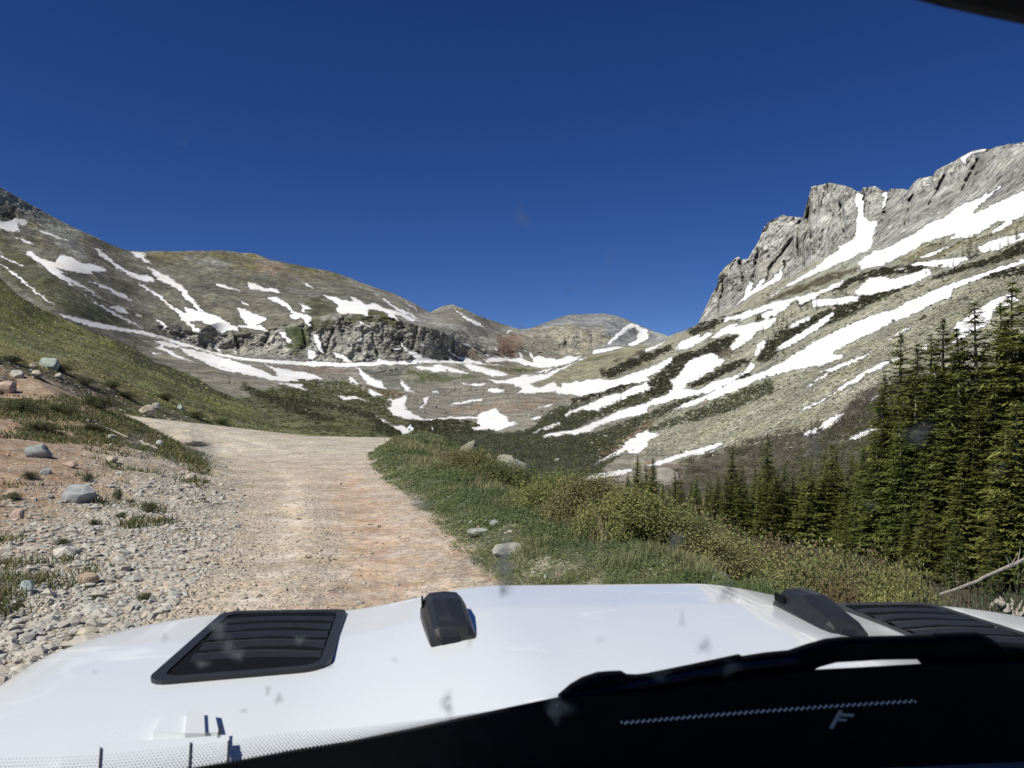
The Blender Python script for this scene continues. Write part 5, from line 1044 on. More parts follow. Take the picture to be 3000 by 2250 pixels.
row3([(841, 294, 13), (836, 297, 9), (846, 296, 8), (817, 309, 9), (812, 309, 7), (801, 312, 7), (795, 314, 5), (837, 305, 6), (779, 318, 10), (783, 322, 12), (787, 327, 13), (791, 318, 9), (777, 326, 10), (781, 334, 12), (790, 332, 10), (774, 336, 10), (763, 333, 9), (768, 340, 8), (795, 324, 8), (772, 350, 15), (766, 354, 13), (761, 357, 12), (777, 350, 12), (770, 358, 10), (806, 322, 7), (800, 328, 7)], 'small spruce in the dark thicket halfway up the right slope')
row3([(730.7, 364, 8), (721.7, 373, 10), (735, 364, 5), (644.5, 393, 7), (621, 401, 9), (602, 410, 7), (628, 399, 5), (655, 390, 5), (705, 350, 5), (700, 378, 5), (690, 383, 5), (665, 386, 5)], 'tiny spruce beside the lower snow band of the right slope')
row3([(455, 391, 8), (460, 391, 4), (471.5, 392, 6), (476, 391, 4), (452, 392, 4), (444, 396, 3), (422, 389, 5), (483, 386, 3)], 'tiny spruce on top of the moraine hummock')
row3([(222, 400, 9), (229.5, 384, 10), (235, 385, 6), (246, 385, 5), (259, 395, 9), (263, 396, 6), (283, 392, 9), (288, 394, 11), (293, 397, 12), (298, 395, 10), (302, 400, 12), (307, 398, 10), (312, 402, 11), (296, 404, 11), (290, 402, 9), (304, 408, 12), (310, 410, 12), (300, 414, 11), (318, 406, 8), (309, 393, 10), (314, 416, 9), (294, 412, 10), (286, 408, 8), (362, 397, 9), (366, 397, 9), (359, 398, 7), (369, 397, 8), (364, 406, 7), (307.5, 399, 7), (320, 412, 8), (389, 421, 9), (394, 424, 6), (424, 426, 10), (429, 428, 7), (352, 400, 4), (276, 425, 7), (270, 420, 6), (352, 393, 4)], 'small dark spruce on the valley side beyond the green hillside')
row3([(128, 348, 7), (134.7, 349, 9), (142, 353, 5), (190, 371, 5), (198, 374, 5), (212, 380, 5)], 'tiny spruce behind the shoulder of the green hillside')
row3([(818, 432, 20), (811, 438, 16), (800, 444, 10), (852, 436, 12), (735, 455, 16), (742, 456, 12), (769, 447, 12), (790, 448, 12), (768, 470, 14), (748, 452, 10), (760, 456, 12), (830, 450, 12)], 'young spruce in the brown brush at the foot of the talus')
for o in SMALL + BIG:
    if o.name not in used_: print('unused proto', o.name)

# valley willow scrub and brown leafless brush: countless small domes of leaves
def thicket(name, polys, n, c0, c1, wpx, hgt, label, leaf_n=26, vlim=None, snow_ok=False, leaf_px=1.5, clump=None):
    rs = np.random.RandomState(len(name) + n); us_, vs_ = [], []
    pol = [Z(z, p) for z, p in polys]; bb = np.array([np.r_[np.array(p).min(0), np.array(p).max(0)] for p in pol]); ar = (bb[:, 2] - bb[:, 0]) * (bb[:, 3] - bb[:, 1])
    for p, b_, a_ in zip(pol, bb, ar):
        m_ = int(n * 3 * a_ / ar.sum()) + 5; u = rs.uniform(b_[0], b_[2], m_); v = rs.uniform(b_[1], b_[3], m_); k = poly_sdf(u, v, p) > 0; us_.append(u[k]); vs_.append(v[k])
    u = np.concatenate(us_); v = np.concatenate(vs_); k = (u > -20) & (u < 1045)
    if vlim: k &= (v > vlim[0]) & (v < vlim[1])
    if clump is not None: k &= fbm(u / 16, v / 6, 3, 4, 500, .6) > clump
    u, v = u[k], v[k]; o_ = rs.permutation(len(u))[:n]; u, v = u[o_], v[o_]
    P_, s_, _ = far_points(u, v)
    if not snow_ok: k = s_ < -.3; P_, u = P_[k], u[k]
    m_ = len(P_); px = P_[:, 1] / F; rad_ = np.clip(px * wpx, .3, 7)[:, None, None] * rs.uniform(.6, 1.4, (m_, 1, 1))
    d_ = rs.normal(0, 1, (m_, leaf_n, 3)); d_ /= np.linalg.norm(d_, axis=-1, keepdims=True); d_[..., 2] = np.abs(d_[..., 2])
    pp = P_[:, None, :] + d_ * rad_ * np.array([1, 1, hgt]); nn = (d_ + rs.normal(0, .35, d_.shape)).reshape(-1, 3); nn /= np.linalg.norm(nn, axis=1, keepdims=True)
    tn = (rs.uniform(0, 1, (m_, 1)) * .65 + rs.uniform(0, 1, (m_, leaf_n)) * .35)[..., None]; c = (np.array(c0) * (1 - tn) + np.array(c1) * tn).reshape(-1, 3)
    v_, f_, c_ = leaves(pp.reshape(-1, 3), nn, np.repeat(np.clip(px * leaf_px, .12, 3), leaf_n) * rs.uniform(.7, 1.6, m_ * leaf_n), c, rs)
    tag(mesh_np(name, v_, f_, M_LEAF, None, False, col=c_), label, 'scrub', kind='stuff')
W1 = [p for p in COVER if p[2] == WIL and p[0] == 0][0]
thicket('willow_scrub', [(0, W1[1])] + [(z, p) for z, p, c, r_, s_ in COVER if c == WIL and z == 3], 6500, (.045, .052, .028), (.10, .11, .055), 3.6, .62, 'dark green willow scrub filling the valley bottom', vlim=(384, 500))
thicket('dark_scrub', [(z, p) for z, p, c, r_, s_ in COVER if c == SHR or c == (.05, .05, .028)], 3600, (.026, .025, .016), (.06, .055, .032), 2.2, .5, 'dark brown krummholz scrub in bands on the right slope', leaf_n=16)
thicket('scattered_scrub', [(0, [(600, 405), (668, 345), (730, 322), (790, 290), (870, 262), (960, 225), (1040, 215), (1040, 300), (930, 300), (860, 330), (790, 365), (700, 400), (620, 430)])], 1500, (.040, .040, .022), (.10, .095, .05), 1.5, .5, 'small scattered dark shrubs between the snow bands of the right slope', leaf_n=12, clump=.02)
thicket('left_valley_scrub', [(2, [(-420, 930), (-300, 1000), (-200, 1020), (-80, 1060), (60, 1130), (170, 1160), (170, 1190), (60, 1180), (-100, 1120), (-300, 1040), (-420, 980)]), (2, [(-130, 1030), (60, 1060), (180, 1080), (330, 1100), (420, 1140), (470, 1170), (500, 1200), (420, 1190), (300, 1130), (180, 1110), (60, 1090), (-130, 1060)]), (2, [(430, 1170), (500, 1190), (560, 1220), (620, 1290), (560, 1295), (440, 1250)]), (2, [(660, 1180), (850, 1170), (1060, 1180), (1090, 1260), (700, 1290), (650, 1290)])], 900, (.035, .038, .02), (.08, .08, .04), 2.6, .5, 'dark low scrub on the left side of the valley', leaf_n=18)
thicket('green_scrub', [(0, [(262, 411), (240, 398), (262, 392), (300, 388), (350, 392), (385, 400), (405, 415), (425, 437), (400, 445), (240, 445)]), (2, [(-60, 900), (100, 920), (330, 945), (560, 990), (650, 1020), (520, 1040), (500, 1080), (560, 1170), (450, 1150), (300, 1120), (0, 1060), (-300, 1000)])], 1700, (.05, .06, .03), (.13, .14, .06), 2.0, .4, 'mixed green and brown low growth on the valley side beyond the road crest', leaf_n=14)
thicket('bare_brush', [(0, [(640, 492), (660, 474), (690, 458), (725, 448), (767, 436), (836, 419), (880, 392), (905, 380), (1040, 400), (1045, 640), (940, 640), (860, 600), (760, 575), (660, 540), (615, 515)]), (3, [(1270, 1475), (1380, 1380), (1525, 1305), (1525, 1380), (1480, 1480), (1450, 1540), (1250, 1562)])], 5200, (.065, .06, .04), (.15, .135, .095), 5.2, .8, 'leafless grey-brown brush between the spruces and the talus', leaf_n=46, leaf_px=1.0)

# ------------------------------------------------------------------ dead wood and small things
def limb(pts, r0, r1, mb, seed=0, n=7):
    rs = np.random.RandomState(seed); P_ = [Vector(p) for p in pts]; out = []; rr = []
    for i in range(len(P_) - 1):
        for t in np.linspace(0, 1, 5)[:-1]: out.append(P_[i].lerp(P_[i + 1], t) + Vector(rs.normal(0, r0 * .35, 3)))
    out.append(P_[-1]); m_ = len(out)
    mb.tube(out, [(r0 + (r1 - r0) * i / (m_ - 1)) * rs.uniform(.8, 1.15) for i in range(m_)], n)
root = empty('fallen_trunk', at(905, 606, 9.2), 'fallen bleached spruce trunk with peeling bark slanting across the bushes at the right', 'fallen tree')
L0 = root.location; mb = MB(); limb([Vector((-.25, 0, gz(L0.x, L0.y) - L0.z)), Vector((0, 0, 0)), at(955, 590, 9.6) - L0, at(985, 577, 9.9) - L0, at(1040, 552, 10.4) - L0], .014, .026, mb, 3); mb.build('trunk', M_DEAD, root)
mb = MB()
for a, b_ in (((1010, 566, 10), (1006, 556, 10)), ((1012, 565, 10.1), (1018, 552, 10.2)), ((1018, 562, 10.2), (1020, 548, 10.3)), ((920, 600, 9.4), (926, 607, 9.4)), ((940, 596, 9.5), (937, 588, 9.5))):
    limb([at(*a) - L0, at(*b_) - L0], .007, .003, mb, int(a[0]), 4)
mb.build('branches', M_DEAD, root)
root = empty('uprooted_stump', at(1010, 618, 8.2), 'bleached tangle of uprooted grey roots at the lower right beside the vehicle', 'stump'); L0 = root.location
mb = MB(); limb([Vector((.1, 0, gz(L0.x, L0.y) - L0.z)), at(1018, 622, 8.2) - L0, at(1004, 606, 8.2) - L0, at(996, 601, 8.2) - L0], .06, .03, mb, 5); mb.build('stump_wood', M_DEAD, root)
for i, (a, b_) in enumerate([((1004, 606), (994, 602)), ((994, 602), (990, 611)), ((1004, 607), (1000, 596)), ((1012, 612), (1012, 598)), ((1016, 616), (1022, 600)), ((1018, 618), (1030, 604)), ((1006, 614), (996, 606)), ((1012, 618), (1000, 610))]):
    mb = MB(); limb([at(*a, 8.2) - L0, at((a[0] + b_[0]) / 2, (a[1] + b_[1]) / 2 - 1, 8.25) - L0, at(*b_, 8.3) - L0], .022, .006, mb, i, 5); mb.build('root', M_DEAD, root)
for i, (u0, v0, u1, v1, Yd_, lb) in enumerate([(713, 582, 720, 558, 8.8, 'taller of the two bleached dead stems leaning above the hood'), (708, 582, 712, 569, 8.8, 'shorter bleached dead stem left of the tall leaning one'), (718, 582, 719, 572, 8.9, 'stubby bleached stem right of the tall leaning one')]):
    p0 = at(u0, v0 + 30, Yd_); mb = MB(); limb([Vector((0, 0, 0)), at(u1, v1, Yd_) - p0], .014, .007, mb, i, 5); o = mb.build('dead_sapling', M_DEAD); o.location = p0; tag(o, lb, 'dead stem', 'dead stems above the hood')
for i, (u0, v0, u1, v1, lb) in enumerate([(96, 427, 128, 440, 'long weathered branch lying on the left mound'), (141, 445, 158, 452, 'short split branch lying below the long one on the left mound'), (88, 424, 104, 425, 'thin bleached stick at the top of the left mound')]):
    p0 = ground_hit(u0, v0) + Vector((0, 0, .1)); p1 = ground_hit(u1, v1) + Vector((0, 0, .08)); mb = MB(); limb([Vector((0, 0, 0)), p1 - p0], .05, .03, mb, i + 20, 6); o = mb.build('dead_branch', M_DEAD); o.location = p0; tag(o, lb, 'branch', 'dead branches on the left mound')
M_DARK = simple_mat('pitted_dark', (.02, .02, .022), .7, .3, 9, .6, .03); M_GREYB = simple_mat('grey_weathered', (.16, .16, .15), .8, .2, 5, .4)
# dark ribbed cylinder behind the bushes, stand-in for a boulder with dark holes
root = empty('pitted_object', at(517, 480, 30), 'dark pitted rounded object lying behind the bushes below the pointed rock', 'drum', rz=R(-25))  # drum is only the built shape, stand-in for a boulder with dark holes
mb = MB(); n = 20
mb.tube([(-.42, 0, .12), (-.40, 0, .12), (.40, 0, -.06), (.42, 0, -.06)], [.16, .19, .19, .16], n); mb.build('pitted_shell', M_DARK, root, True)
mb = MB()
for i in range(6):
    t = -.35 + i * .14; mb.tube([(t, 0, .105 - t * .21), (t + .03, 0, .10 - t * .21)], [.2, .2], n)
mb.build('ribs', M_GREYB, root, True)
# small waterfall and creek threads
mw, nt, out = new_mat('white_water'); pb = N(nt, 'ShaderNodeBsdfPrincipled', i_Roughness=.3); pb.inputs['Base Color'].default_value = (.7, .76, .8, 1); nt.links.new(pb.outputs[0], out.inputs[0])
mb = MB()
for a, b_, w1 in (((411, 424.5), (409, 429), .8), ((410, 427), (413, 431), 1.0), ((432, 426), (433, 431), .5), ((437, 434), (438, 438), .4)):
    A_, B_ = far_point(*a), far_point(*b_); A_.y -= 2; B_.y -= 2; mb.tube([A_, A_.lerp(B_, .5) + Vector((w1 * .5, 0, 0)), B_], [w1 * .6, w1, w1 * .7], 6)
tag(mb.build('waterfall', mw, smooth=True), 'small white waterfall tumbling beside the snow tongue in the valley', 'waterfall', kind='structure')

# ------------------------------------------------------------------ the vehicle the photo is taken from
CARYAW = math.atan(112 / F); fx, fy = -math.sin(CARYAW), math.cos(CARYAW); SC = .9; CXc = .435
def cw(x, y, z):
    """car axes (x right, y forward, z up from the eye) to world"""
    x, y, z = x * SC, y * SC, z * SC
    return Vector((x * fy + y * -math.sin(CARYAW) * 1.0, x * math.sin(CARYAW) + y * fy, EYE + z))
def px_to_car(u, v, y0, lean):
    """where the line of sight meets the windscreen plane y = y0 - lean * z (car axes)"""
    d = Vector(((u - CX) / F, 1.0, (HV - v) / F)); dx = d.x * fy + d.y * math.sin(CARYAW); dy = -d.x * math.sin(CARYAW) + d.y * fy
    t = y0 / (dy + lean * d.z); return (dx * t, dy * t, d.z * t)
def hood_z(x, y):
    dx = x - CXc; ad = abs(dx)
    b = .055 * float(sstep(.60, .22, np.array(ad))) * float(sstep(1.86, 1.72, np.array(y)))
    z = -.433 - .022 * dx + b - .012 * max(0, y - 1.5) / .3
    z -= .05 * max(0, ad - .75) ** 2 * 4 - .0
    if y < 1.25: z -= .00
    return z
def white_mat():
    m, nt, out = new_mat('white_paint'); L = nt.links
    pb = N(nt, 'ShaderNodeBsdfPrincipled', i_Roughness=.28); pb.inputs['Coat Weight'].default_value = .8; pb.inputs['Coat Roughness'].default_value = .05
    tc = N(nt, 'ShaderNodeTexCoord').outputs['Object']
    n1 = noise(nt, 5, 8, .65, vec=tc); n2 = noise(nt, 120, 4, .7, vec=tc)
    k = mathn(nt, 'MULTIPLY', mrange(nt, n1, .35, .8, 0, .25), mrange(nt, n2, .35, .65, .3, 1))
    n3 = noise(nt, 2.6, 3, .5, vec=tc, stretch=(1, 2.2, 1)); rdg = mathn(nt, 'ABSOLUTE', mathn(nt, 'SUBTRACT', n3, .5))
    glint_k = mathn(nt, 'MULTIPLY', mrange(nt, rdg, .002, .022, 1, 0, True), mrange(nt, noise(nt, 4, 2, .5, vec=tc), .52, .66, 0, .7))  # bright streaks put into the paint colour, imitating curved glints on the hood
    L.new(mixc(nt, glint_k, mixc(nt, k, (.73, .76, .79), (.58, .55, .49)), (.88, .89, .9)), pb.inputs['Base Color']); L.new(mrange(nt, n1, .3, .7, .22, .42), pb.inputs['Roughness'])
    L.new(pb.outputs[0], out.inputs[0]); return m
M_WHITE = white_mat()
M_BLACK = simple_mat('black_plastic', (.018, .019, .021), .42, .45, 60, .25, .0004)
M_TRIM = simple_mat('dull_black_trim', (.007, .008, .010), .85, .06, 40, .3)
M_DASH = simple_mat('dashboard_plastic', (.018, .020, .028), .8, .15, 30, .3)
M_SEAM = simple_mat('panel_gap', (.03, .03, .035), .8, .1)
M_SILV = simple_mat('painted_hinge', (.60, .62, .63), .35, .5)
car = empty('off_road_vehicle', cw(CXc, .6, -1.9), 'white off-road vehicle seen from inside, its hood with vents and washer nozzles across the bottom', 'vehicle', rz=0)
CO = car.location.copy()
def carobj(mb, name, mat, parent=None, smooth=False):
    p = parent or car; off = CO
    mb.v = [tuple(Vector(v) - off) for v in mb.v]; return mb.build(name, mat, p, smooth)
# hood: a curved sheet rolled over at front and sides
def hood_pt(s, t):
    hw, yf, rad = 1.10, 1.80, .36
    x = CXc + s * (hw + .16); y = .62 + t * (yf + .16 - .62)
    qx = abs(x - CXc) - (hw - rad); qy = y - (yf - rad); d = math.hypot(max(qx, 0), max(qy, 0)) - rad if (qx > 0 and qy > 0) else max(qx, qy) - rad
    if qx > 0 and qy > 0: L_ = math.hypot(qx, qy); gx, gy = qx / L_ * math.copysign(1, x - CXc), qy / L_
    elif qx > qy: gx, gy = math.copysign(1, x - CXc), 0
    else: gx, gy = 0, 1
    z = hood_z(x, y); er = .075; dd = d + er
    if dd > 0:
        a = min(dd / er, 1.0); z -= er * (1 - math.sqrt(max(0, 1 - a * a * .96))) * .8
    if d > 0: z -= d * 2.2; x -= gx * d; y -= gy * d
    return x, y, z
nx_, ny_ = 150, 110; mb = MB(); v_ = [cw(*hood_pt(-1 + 2 * i / nx_, j / ny_)) for i in range(nx_ + 1) for j in range(ny_ + 1)]
mb.add(v_, [(i * (ny_ + 1) + j, (i + 1) * (ny_ + 1) + j, (i + 1) * (ny_ + 1) + j + 1, i * (ny_ + 1) + j + 1) for i in range(nx_) for j in range(ny_)])
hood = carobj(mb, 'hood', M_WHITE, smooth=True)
# body below the hood: fenders, grille and headlights, hidden from the driver
mb = MB()
for s in (-1, 1):
    mb.prism([cw(CXc + s * .92, y, z) for y, z in ((.55, -.75), (1.75, -.75), (1.86, -.95), (1.86, -1.05), (.55, -1.0))], [cw(CXc + s * 1.12, y, z) for y, z in ((.55, -.78), (1.75, -.78), (1.86, -.98), (1.86, -1.08), (.55, -1.03))])
mb.prism([cw(CXc - .9, y, z) for y, z in ((.62, -.60), (1.70, -.60), (1.70, -1.35), (.62, -1.35))], [cw(CXc + .9, y, z) for y, z in ((.62, -.60), (1.70, -.60), (1.70, -1.35), (.62, -1.35))])
carobj(mb, 'front_body', M_WHITE)
mb = MB()
for i in range(7):
    x0 = CXc - .42 + i * .14; mb.prism([cw(x0 - .04, 1.705, z) for z in (-.62, -1.0)] + [cw(x0 + .04, 1.705, z) for z in (-1.0, -.62)], [cw(x0 - .04, 1.72, z) for z in (-.62, -1.0)] + [cw(x0 + .04, 1.72, z) for z in (-1.0, -.62)])
carobj(mb, 'grille', M_TRIM)
for s in (-1, 1):
    mb = MB(); mb.tube([cw(CXc + s * .68, 1.69, -.80), cw(CXc + s * .68, 1.74, -.80)], [.1, .1], 20); carobj(mb, 'headlight', M_SILV, smooth=False)
    for yy_ in (1.25,):
        mb = MB(); mb.tube([cw(CXc + s * .86, yy_, -1.42), cw(CXc + s * 1.12, yy_, -1.42)], [.40, .40], 28); carobj(mb, 'wheel', M_TRIM)
def rrect(x0, x1, y0, y1, r, cut=0.0, n=5):
    pts = []
    for cx_, cy_, a0 in ((x1 - r, y1 - r, 0), (x0 + r, y1 - r, 90), (x0 + r, y0 + r, 180), (x1 - r, y0 + r, 270)):
        for k in range(n + 1):
            a = R(a0 + 90 * k / n); pts.append((cx_ + r * math.cos(a), cy_ + r * math.sin(a)))
    return pts
def vent(x0, x1, y0, y1, mir):
    on = lambda pts, dz: [cw(x, y, hood_z(x, y) + dz) for x, y in pts]
    ro = rrect(x0, x1, y0, y1, .035); ri = rrect(x0 + .017, x1 - .017, y0 + .02, y1 - .02, .025); n = len(ro)
    skew = lambda P_: [(x - mir * .02 * max(0, (y1 - y) / (y1 - y0)) * ((xi := ((x1 - x) if mir > 0 else (x - x0)) / (x1 - x0))), y - .055 * xi * (y1 - y) / (y1 - y0)) for x, y in P_]; ro, ri = skew(ro), skew(ri)
    mb = MB(); A_, B_, C_, D_ = on(ro, -.001), on(ro, .007), on(ri, .006), on(ri, -.016)
    mb.add(A_ + B_ + C_ + D_, [(k * n + i, k * n + (i + 1) % n, (k + 1) * n + (i + 1) % n, (k + 1) * n + i) for k in range(3) for i in range(n)])
    fr = carobj(mb, 'hood_vent', M_BLACK)
    mb = MB(); mb.add(on(ri, .0035) + [cw((x0 + x1) / 2, (y0 + y1) / 2, hood_z((x0 + x1) / 2, (y0 + y1) / 2) + .0035)], [(i, (i + 1) % n, n) for i in range(n)]); carobj(mb, 'vent_floor', M_TRIM, fr)
    ns = 5
    for k in range(ns):
        yb = y0 + .05 + (y1 - y0 - .09) * k / ns; dyy = (y1 - y0) / ns * .6; mb = MB(); cols = 14; top_, bot_ = [], []
        for i in range(cols + 1):
            x = x0 + .02 + (x1 - x0 - .04) * i / cols; bow = .018 * math.sin(math.pi * i / cols)
            for yq, zq in ((yb + bow, .0025), (yb + dyy * .5 + bow, .0075), (yb + dyy + bow, .0025)): top_.append(cw(x, yq, hood_z(x, yq) + zq))
        mb.add(top_, [(i * 3 + j, (i + 1) * 3 + j, (i + 1) * 3 + j + 1, i * 3 + j + 1) for i in range(cols) for j in range(2)])
        carobj(mb, 'louvre', M_BLACK, fr)
    return fr
vent(-.362, -.112, 1.315, 1.725, 1); vent(2 * CXc + .112, 2 * CXc + .362, 1.315, 1.725, -1)
def nozzle(cx_, lean):
    secs = [(1.545, .030, .004, .012), (1.530, .038, .028, .030), (1.500, .042, .046, .034), (1.44, .042, .047, .034), (1.38, .041, .036, .032), (1.335, .040, .026, .030), (1.318, .039, .014, .030)]
    mb = MB(); prof = []
    for y, hw, ht_, tw in secs:
        row = []
        for k, (fx_, fz) in enumerate(((-1, 0), (-1, .35), (-.82, .8), (-.6, 1), (0, 1.05), (.6, 1), (.82, .8), (1, .35), (1, 0))):
            w_ = hw if k in (0, 1, 7, 8) else hw * 1.0; x = cx_ + lean * (y - 1.43) + fx_ * w_ ; row.append(cw(x, y, hood_z(cx_, y) - .003 + ht_ * fz))
        prof.append(row)
    m_ = len(prof[0]); fl = [(i * m_ + j, i * m_ + j + 1, (i + 1) * m_ + j + 1, (i + 1) * m_ + j) for i in range(len(prof) - 1) for j in range(m_ - 1)]
    mb.add([p for r_ in prof for p in r_], fl + [tuple(range(m_)), tuple((len(prof) - 1) * m_ + j for j in range(m_))[::-1]])
    nz = carobj(mb, 'washer_nozzle', M_BLACK)
    mb = MB(); z0 = hood_z(cx_, 1.32)
    mb.prism([cw(cx_ + dx, 1.315, z0 + dz) for dx, dz in ((-.016, .001), (.016, .001), (.012, .012), (-.012, .012))], [cw(cx_ + dx, 1.330, z0 + dz + .002) for dx, dz in ((-.018, .001), (.018, .001), (.014, .018), (-.014, .018))])
    carobj(mb, 'nozzle_jet', M_DASH, nz)
    mb = MB(); mb.prism([cw(cx_ - .0435, y, hood_z(cx_, y) + z) for y, z in ((1.47, .022), (1.51, .022), (1.51, .036), (1.47, .036))], [cw(cx_ - .040, y, hood_z(cx_, y) + z) for y, z in ((1.47, .022), (1.51, .022), (1.51, .036), (1.47, .036))])
    carobj(mb, 'nozzle_slot', M_TRIM, nz)
nozzle(.083, -.05); nozzle(2 * CXc - .083, .0)
# raised cowl corner and hinge at the driver's side
def on_plane(pts, z): return [cw((u - CX) / F * 0, 0, 0) for u, v in pts]
def px_hood(u, v, dz):
    """line of sight onto the hood surface, lifted by dz"""
    y = 1.2
    for _ in range(12):
        d = Vector(((u - CX) / F, 1.0, (HV - v) / F)); dx = d.x * fy + d.y * math.sin(CARYAW); dy = -d.x * math.sin(CARYAW) + d.y * fy
        t = y / dy; zt = hood_z(dx * t, y) + dz; y = dy * (zt / d.z)
    t = y / dy; return (dx * t, dy * t, d.z * t)
def slab(name, pts, dz0, dz1, mat, parent=None, smooth=False):
    mb = MB(); mb.prism([cw(*px_hood(u, v, dz0)) for u, v in pts], [cw(*[a + b for a, b in zip(px_hood(u, v, dz0), (0, 0, dz1 - dz0))]) for u, v in pts]); return carobj(mb, name, mat, parent)
h1 = slab('hinge', [(153, 741), (168, 716), (196, 716), (214, 719), (219, 741)], .001, .012, M_WHITE)
slab('hinge_bolt', [(185, 738), (187, 716), (204, 716), (205, 738)], .012, .018, M_SILV, h1); slab('hinge_pin', [(217, 741), (219, 729), (222, 729), (221, 741)], .012, .016, M_SEAM, h1)
# cowl strip between hood and glass
c1 = slab('cowl_strip', [(62, 753), (72, 750), (180, 745), (229, 741), (231, 775), (60, 790)], .008, .016, M_WHITE)
for u in (101, 191, 229): slab('panel_seam', [(u - 1.2, 748 - (u - 101) * .055), (u + .8, 748 - (u - 101) * .055), (u - 1.5, 790), (u - 4, 790)], .0165, .0175, M_SEAM, c1)
# windscreen: a clear leaning pane, black surround and dots along its lower edge, wiper lying on it
Y0, LEAN = .62, .42
def pane(name, pts, off, th, mat, parent=None):
    a = [px_to_car(u, v, Y0 + off, LEAN) for u, v in pts]; b = [px_to_car(u, v, Y0 + off, LEAN) for u, v in pts]
    mb = MB(); mb.prism([cw(*p) for p in a], [cw(p[0], p[1] + th, p[2] + th * LEAN) for p in b]); return carobj(mb, name, mat, parent)
m_gl, nt, out = new_mat('clear_glass'); tb = N(nt, 'ShaderNodeBsdfTransparent'); tb.inputs['Color'].default_value = (.975, .985, .98, 1); nt.links.new(tb.outputs[0], out.inputs[0])
mb = MB(); zt, zb = .55, -.52
q4 = [(-.55, Y0 - LEAN * zb, zb), (1.45, Y0 - LEAN * zb, zb), (1.45, Y0 - LEAN * zt, zt), (-.55, Y0 - LEAN * zt, zt)]
mb.prism([cw(*p) for p in q4], [cw(p[0], p[1] + .005, p[2]) for p in q4]); glass = carobj(mb, 'windscreen', m_gl)
BAND = [(-120, 800), (100, 783), (180, 772), (231, 764), (290, 753), (347, 744), (430, 727), (512, 709), (570, 697), (640, 694), (700, 686), (811, 672), (859, 669.5), (919, 666), (1010, 664), (1090, 664), (1200, 668), (1200, 900), (-120, 900)]
pane('glass_border', BAND, .002, .003, M_TRIM, glass)
m_ft, nt, out = new_mat('printed_dots'); pb = N(nt, 'ShaderNodeBsdfPrincipled', i_Roughness=.7); pb.inputs['Base Color'].default_value = (.03, .032, .035, 1); nt.links.new(pb.outputs[0], out.inputs[0])
mb = MB(); rows = 9
for r_ in range(rows):
    for k in range(210):
        s_ = k / 209.; u = -10 + s_ * 800 + (r_ % 2) * 1.9
        vb = np.interp(u, [p[0] for p in BAND[:9]], [p[1] for p in BAND[:9]]); wd_ = np.interp(u, [-10, 60, 280, 420, 520], [34, 30, 22, 9, 0]); hgt_ = wd_ * (r_ + .5) / rows
        if u > 520 or wd_ < 1: continue
        v = vb - hgt_; rr_ = (1.35 - .85 * (r_ / rows)) * .95
        a = px_to_car(u, v, Y0 - .004, LEAN); t = a[1] / F * rr_
        pts = [(a[0] + t * math.cos(w_), a[1] - LEAN * t * math.sin(w_), a[2] + t * math.sin(w_)) for w_ in np.linspace(0, 2 * math.pi, 7)[:-1]]
        mb.add([cw(*p) for p in pts], [tuple(range(6))])
carobj(mb, 'dot_band', m_ft, glass)
WIP = [(560, 704), (573, 693), (585, 686), (600, 681), (612, 680), (624, 679.6), (630, 683), (640, 683.3), (651, 682), (700, 672), (743.5, 662.7), (747, 664.6), (770, 661), (794, 658.6), (812, 652.5), (831, 647), (848, 645), (940, 643), (941, 641.4), (984, 640), (995, 644), (1010, 653), (1060, 656), (1110, 660), (1110, 676), (1010, 670), (925, 668), (921, 664), (918, 659.3), (880, 660), (836, 662.7), (820, 667), (809, 672.5), (760, 684), (700, 696), (640, 706), (590, 712)]
wp = pane('wiper', WIP, .02, .012, M_TRIM)
pane('wiper_rubber', [(575, 697), (640, 686), (745, 667), (800, 661.5), (800, 664), (745, 670), (640, 690), (577, 701)], .012, .006, M_BLACK, wp)
# dotted reflection above the dash, imitated by a row of small pale solids
M_REFLECT = simple_mat('reflection_pale', (.95, .97, .93), .3, .6, metal=.0)
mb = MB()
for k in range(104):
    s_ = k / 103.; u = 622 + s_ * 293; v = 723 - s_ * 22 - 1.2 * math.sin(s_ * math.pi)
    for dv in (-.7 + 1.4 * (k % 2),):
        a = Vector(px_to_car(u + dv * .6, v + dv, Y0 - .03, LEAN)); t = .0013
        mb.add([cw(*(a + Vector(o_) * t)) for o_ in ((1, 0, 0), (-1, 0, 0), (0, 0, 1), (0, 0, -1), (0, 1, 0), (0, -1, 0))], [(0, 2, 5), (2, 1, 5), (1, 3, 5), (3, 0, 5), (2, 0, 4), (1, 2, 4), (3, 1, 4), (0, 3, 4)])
carobj(mb, 'reflection_dots', M_REFLECT)
M_MARK = simple_mat('pale_mark', (.35, .37, .37), .6, .3)
mb = MB()
for pl in ([(829, 728), (833, 729), (843, 711), (839, 710)], [(839, 713), (854, 714), (854, 717), (838, 716)], [(836, 718), (847, 719), (846, 721.5), (834, 720.5)]):
    mb.prism([cw(*px_to_car(u, v, Y0 - .03, LEAN)) for u, v in pl], [cw(*px_to_car(u, v, Y0 - .028, LEAN)) for u, v in pl])
carobj(mb, 'window_mark', M_MARK, glass)
# dashboard below the glass
mb = MB(); prof = [(.60, -.66), (.52, -.475), (.40, -.452), (.28, -.47), (.20, -.52), (.16, -.70), (.16, -1.0), (.60, -1.0)]
mb.prism([cw(-.5, y, z) for y, z in prof], [cw(1.4, y, z) for y, z in prof]); carobj(mb, 'dashboard', M_DASH)
mb = MB(); mb.tube([px and cw(*p) for px, p in ((1, (.62, .40, -.455)), (1, (.60, .36, -.40)))], [.02, .012], 12); carobj(mb, 'dash_knob', M_BLACK)
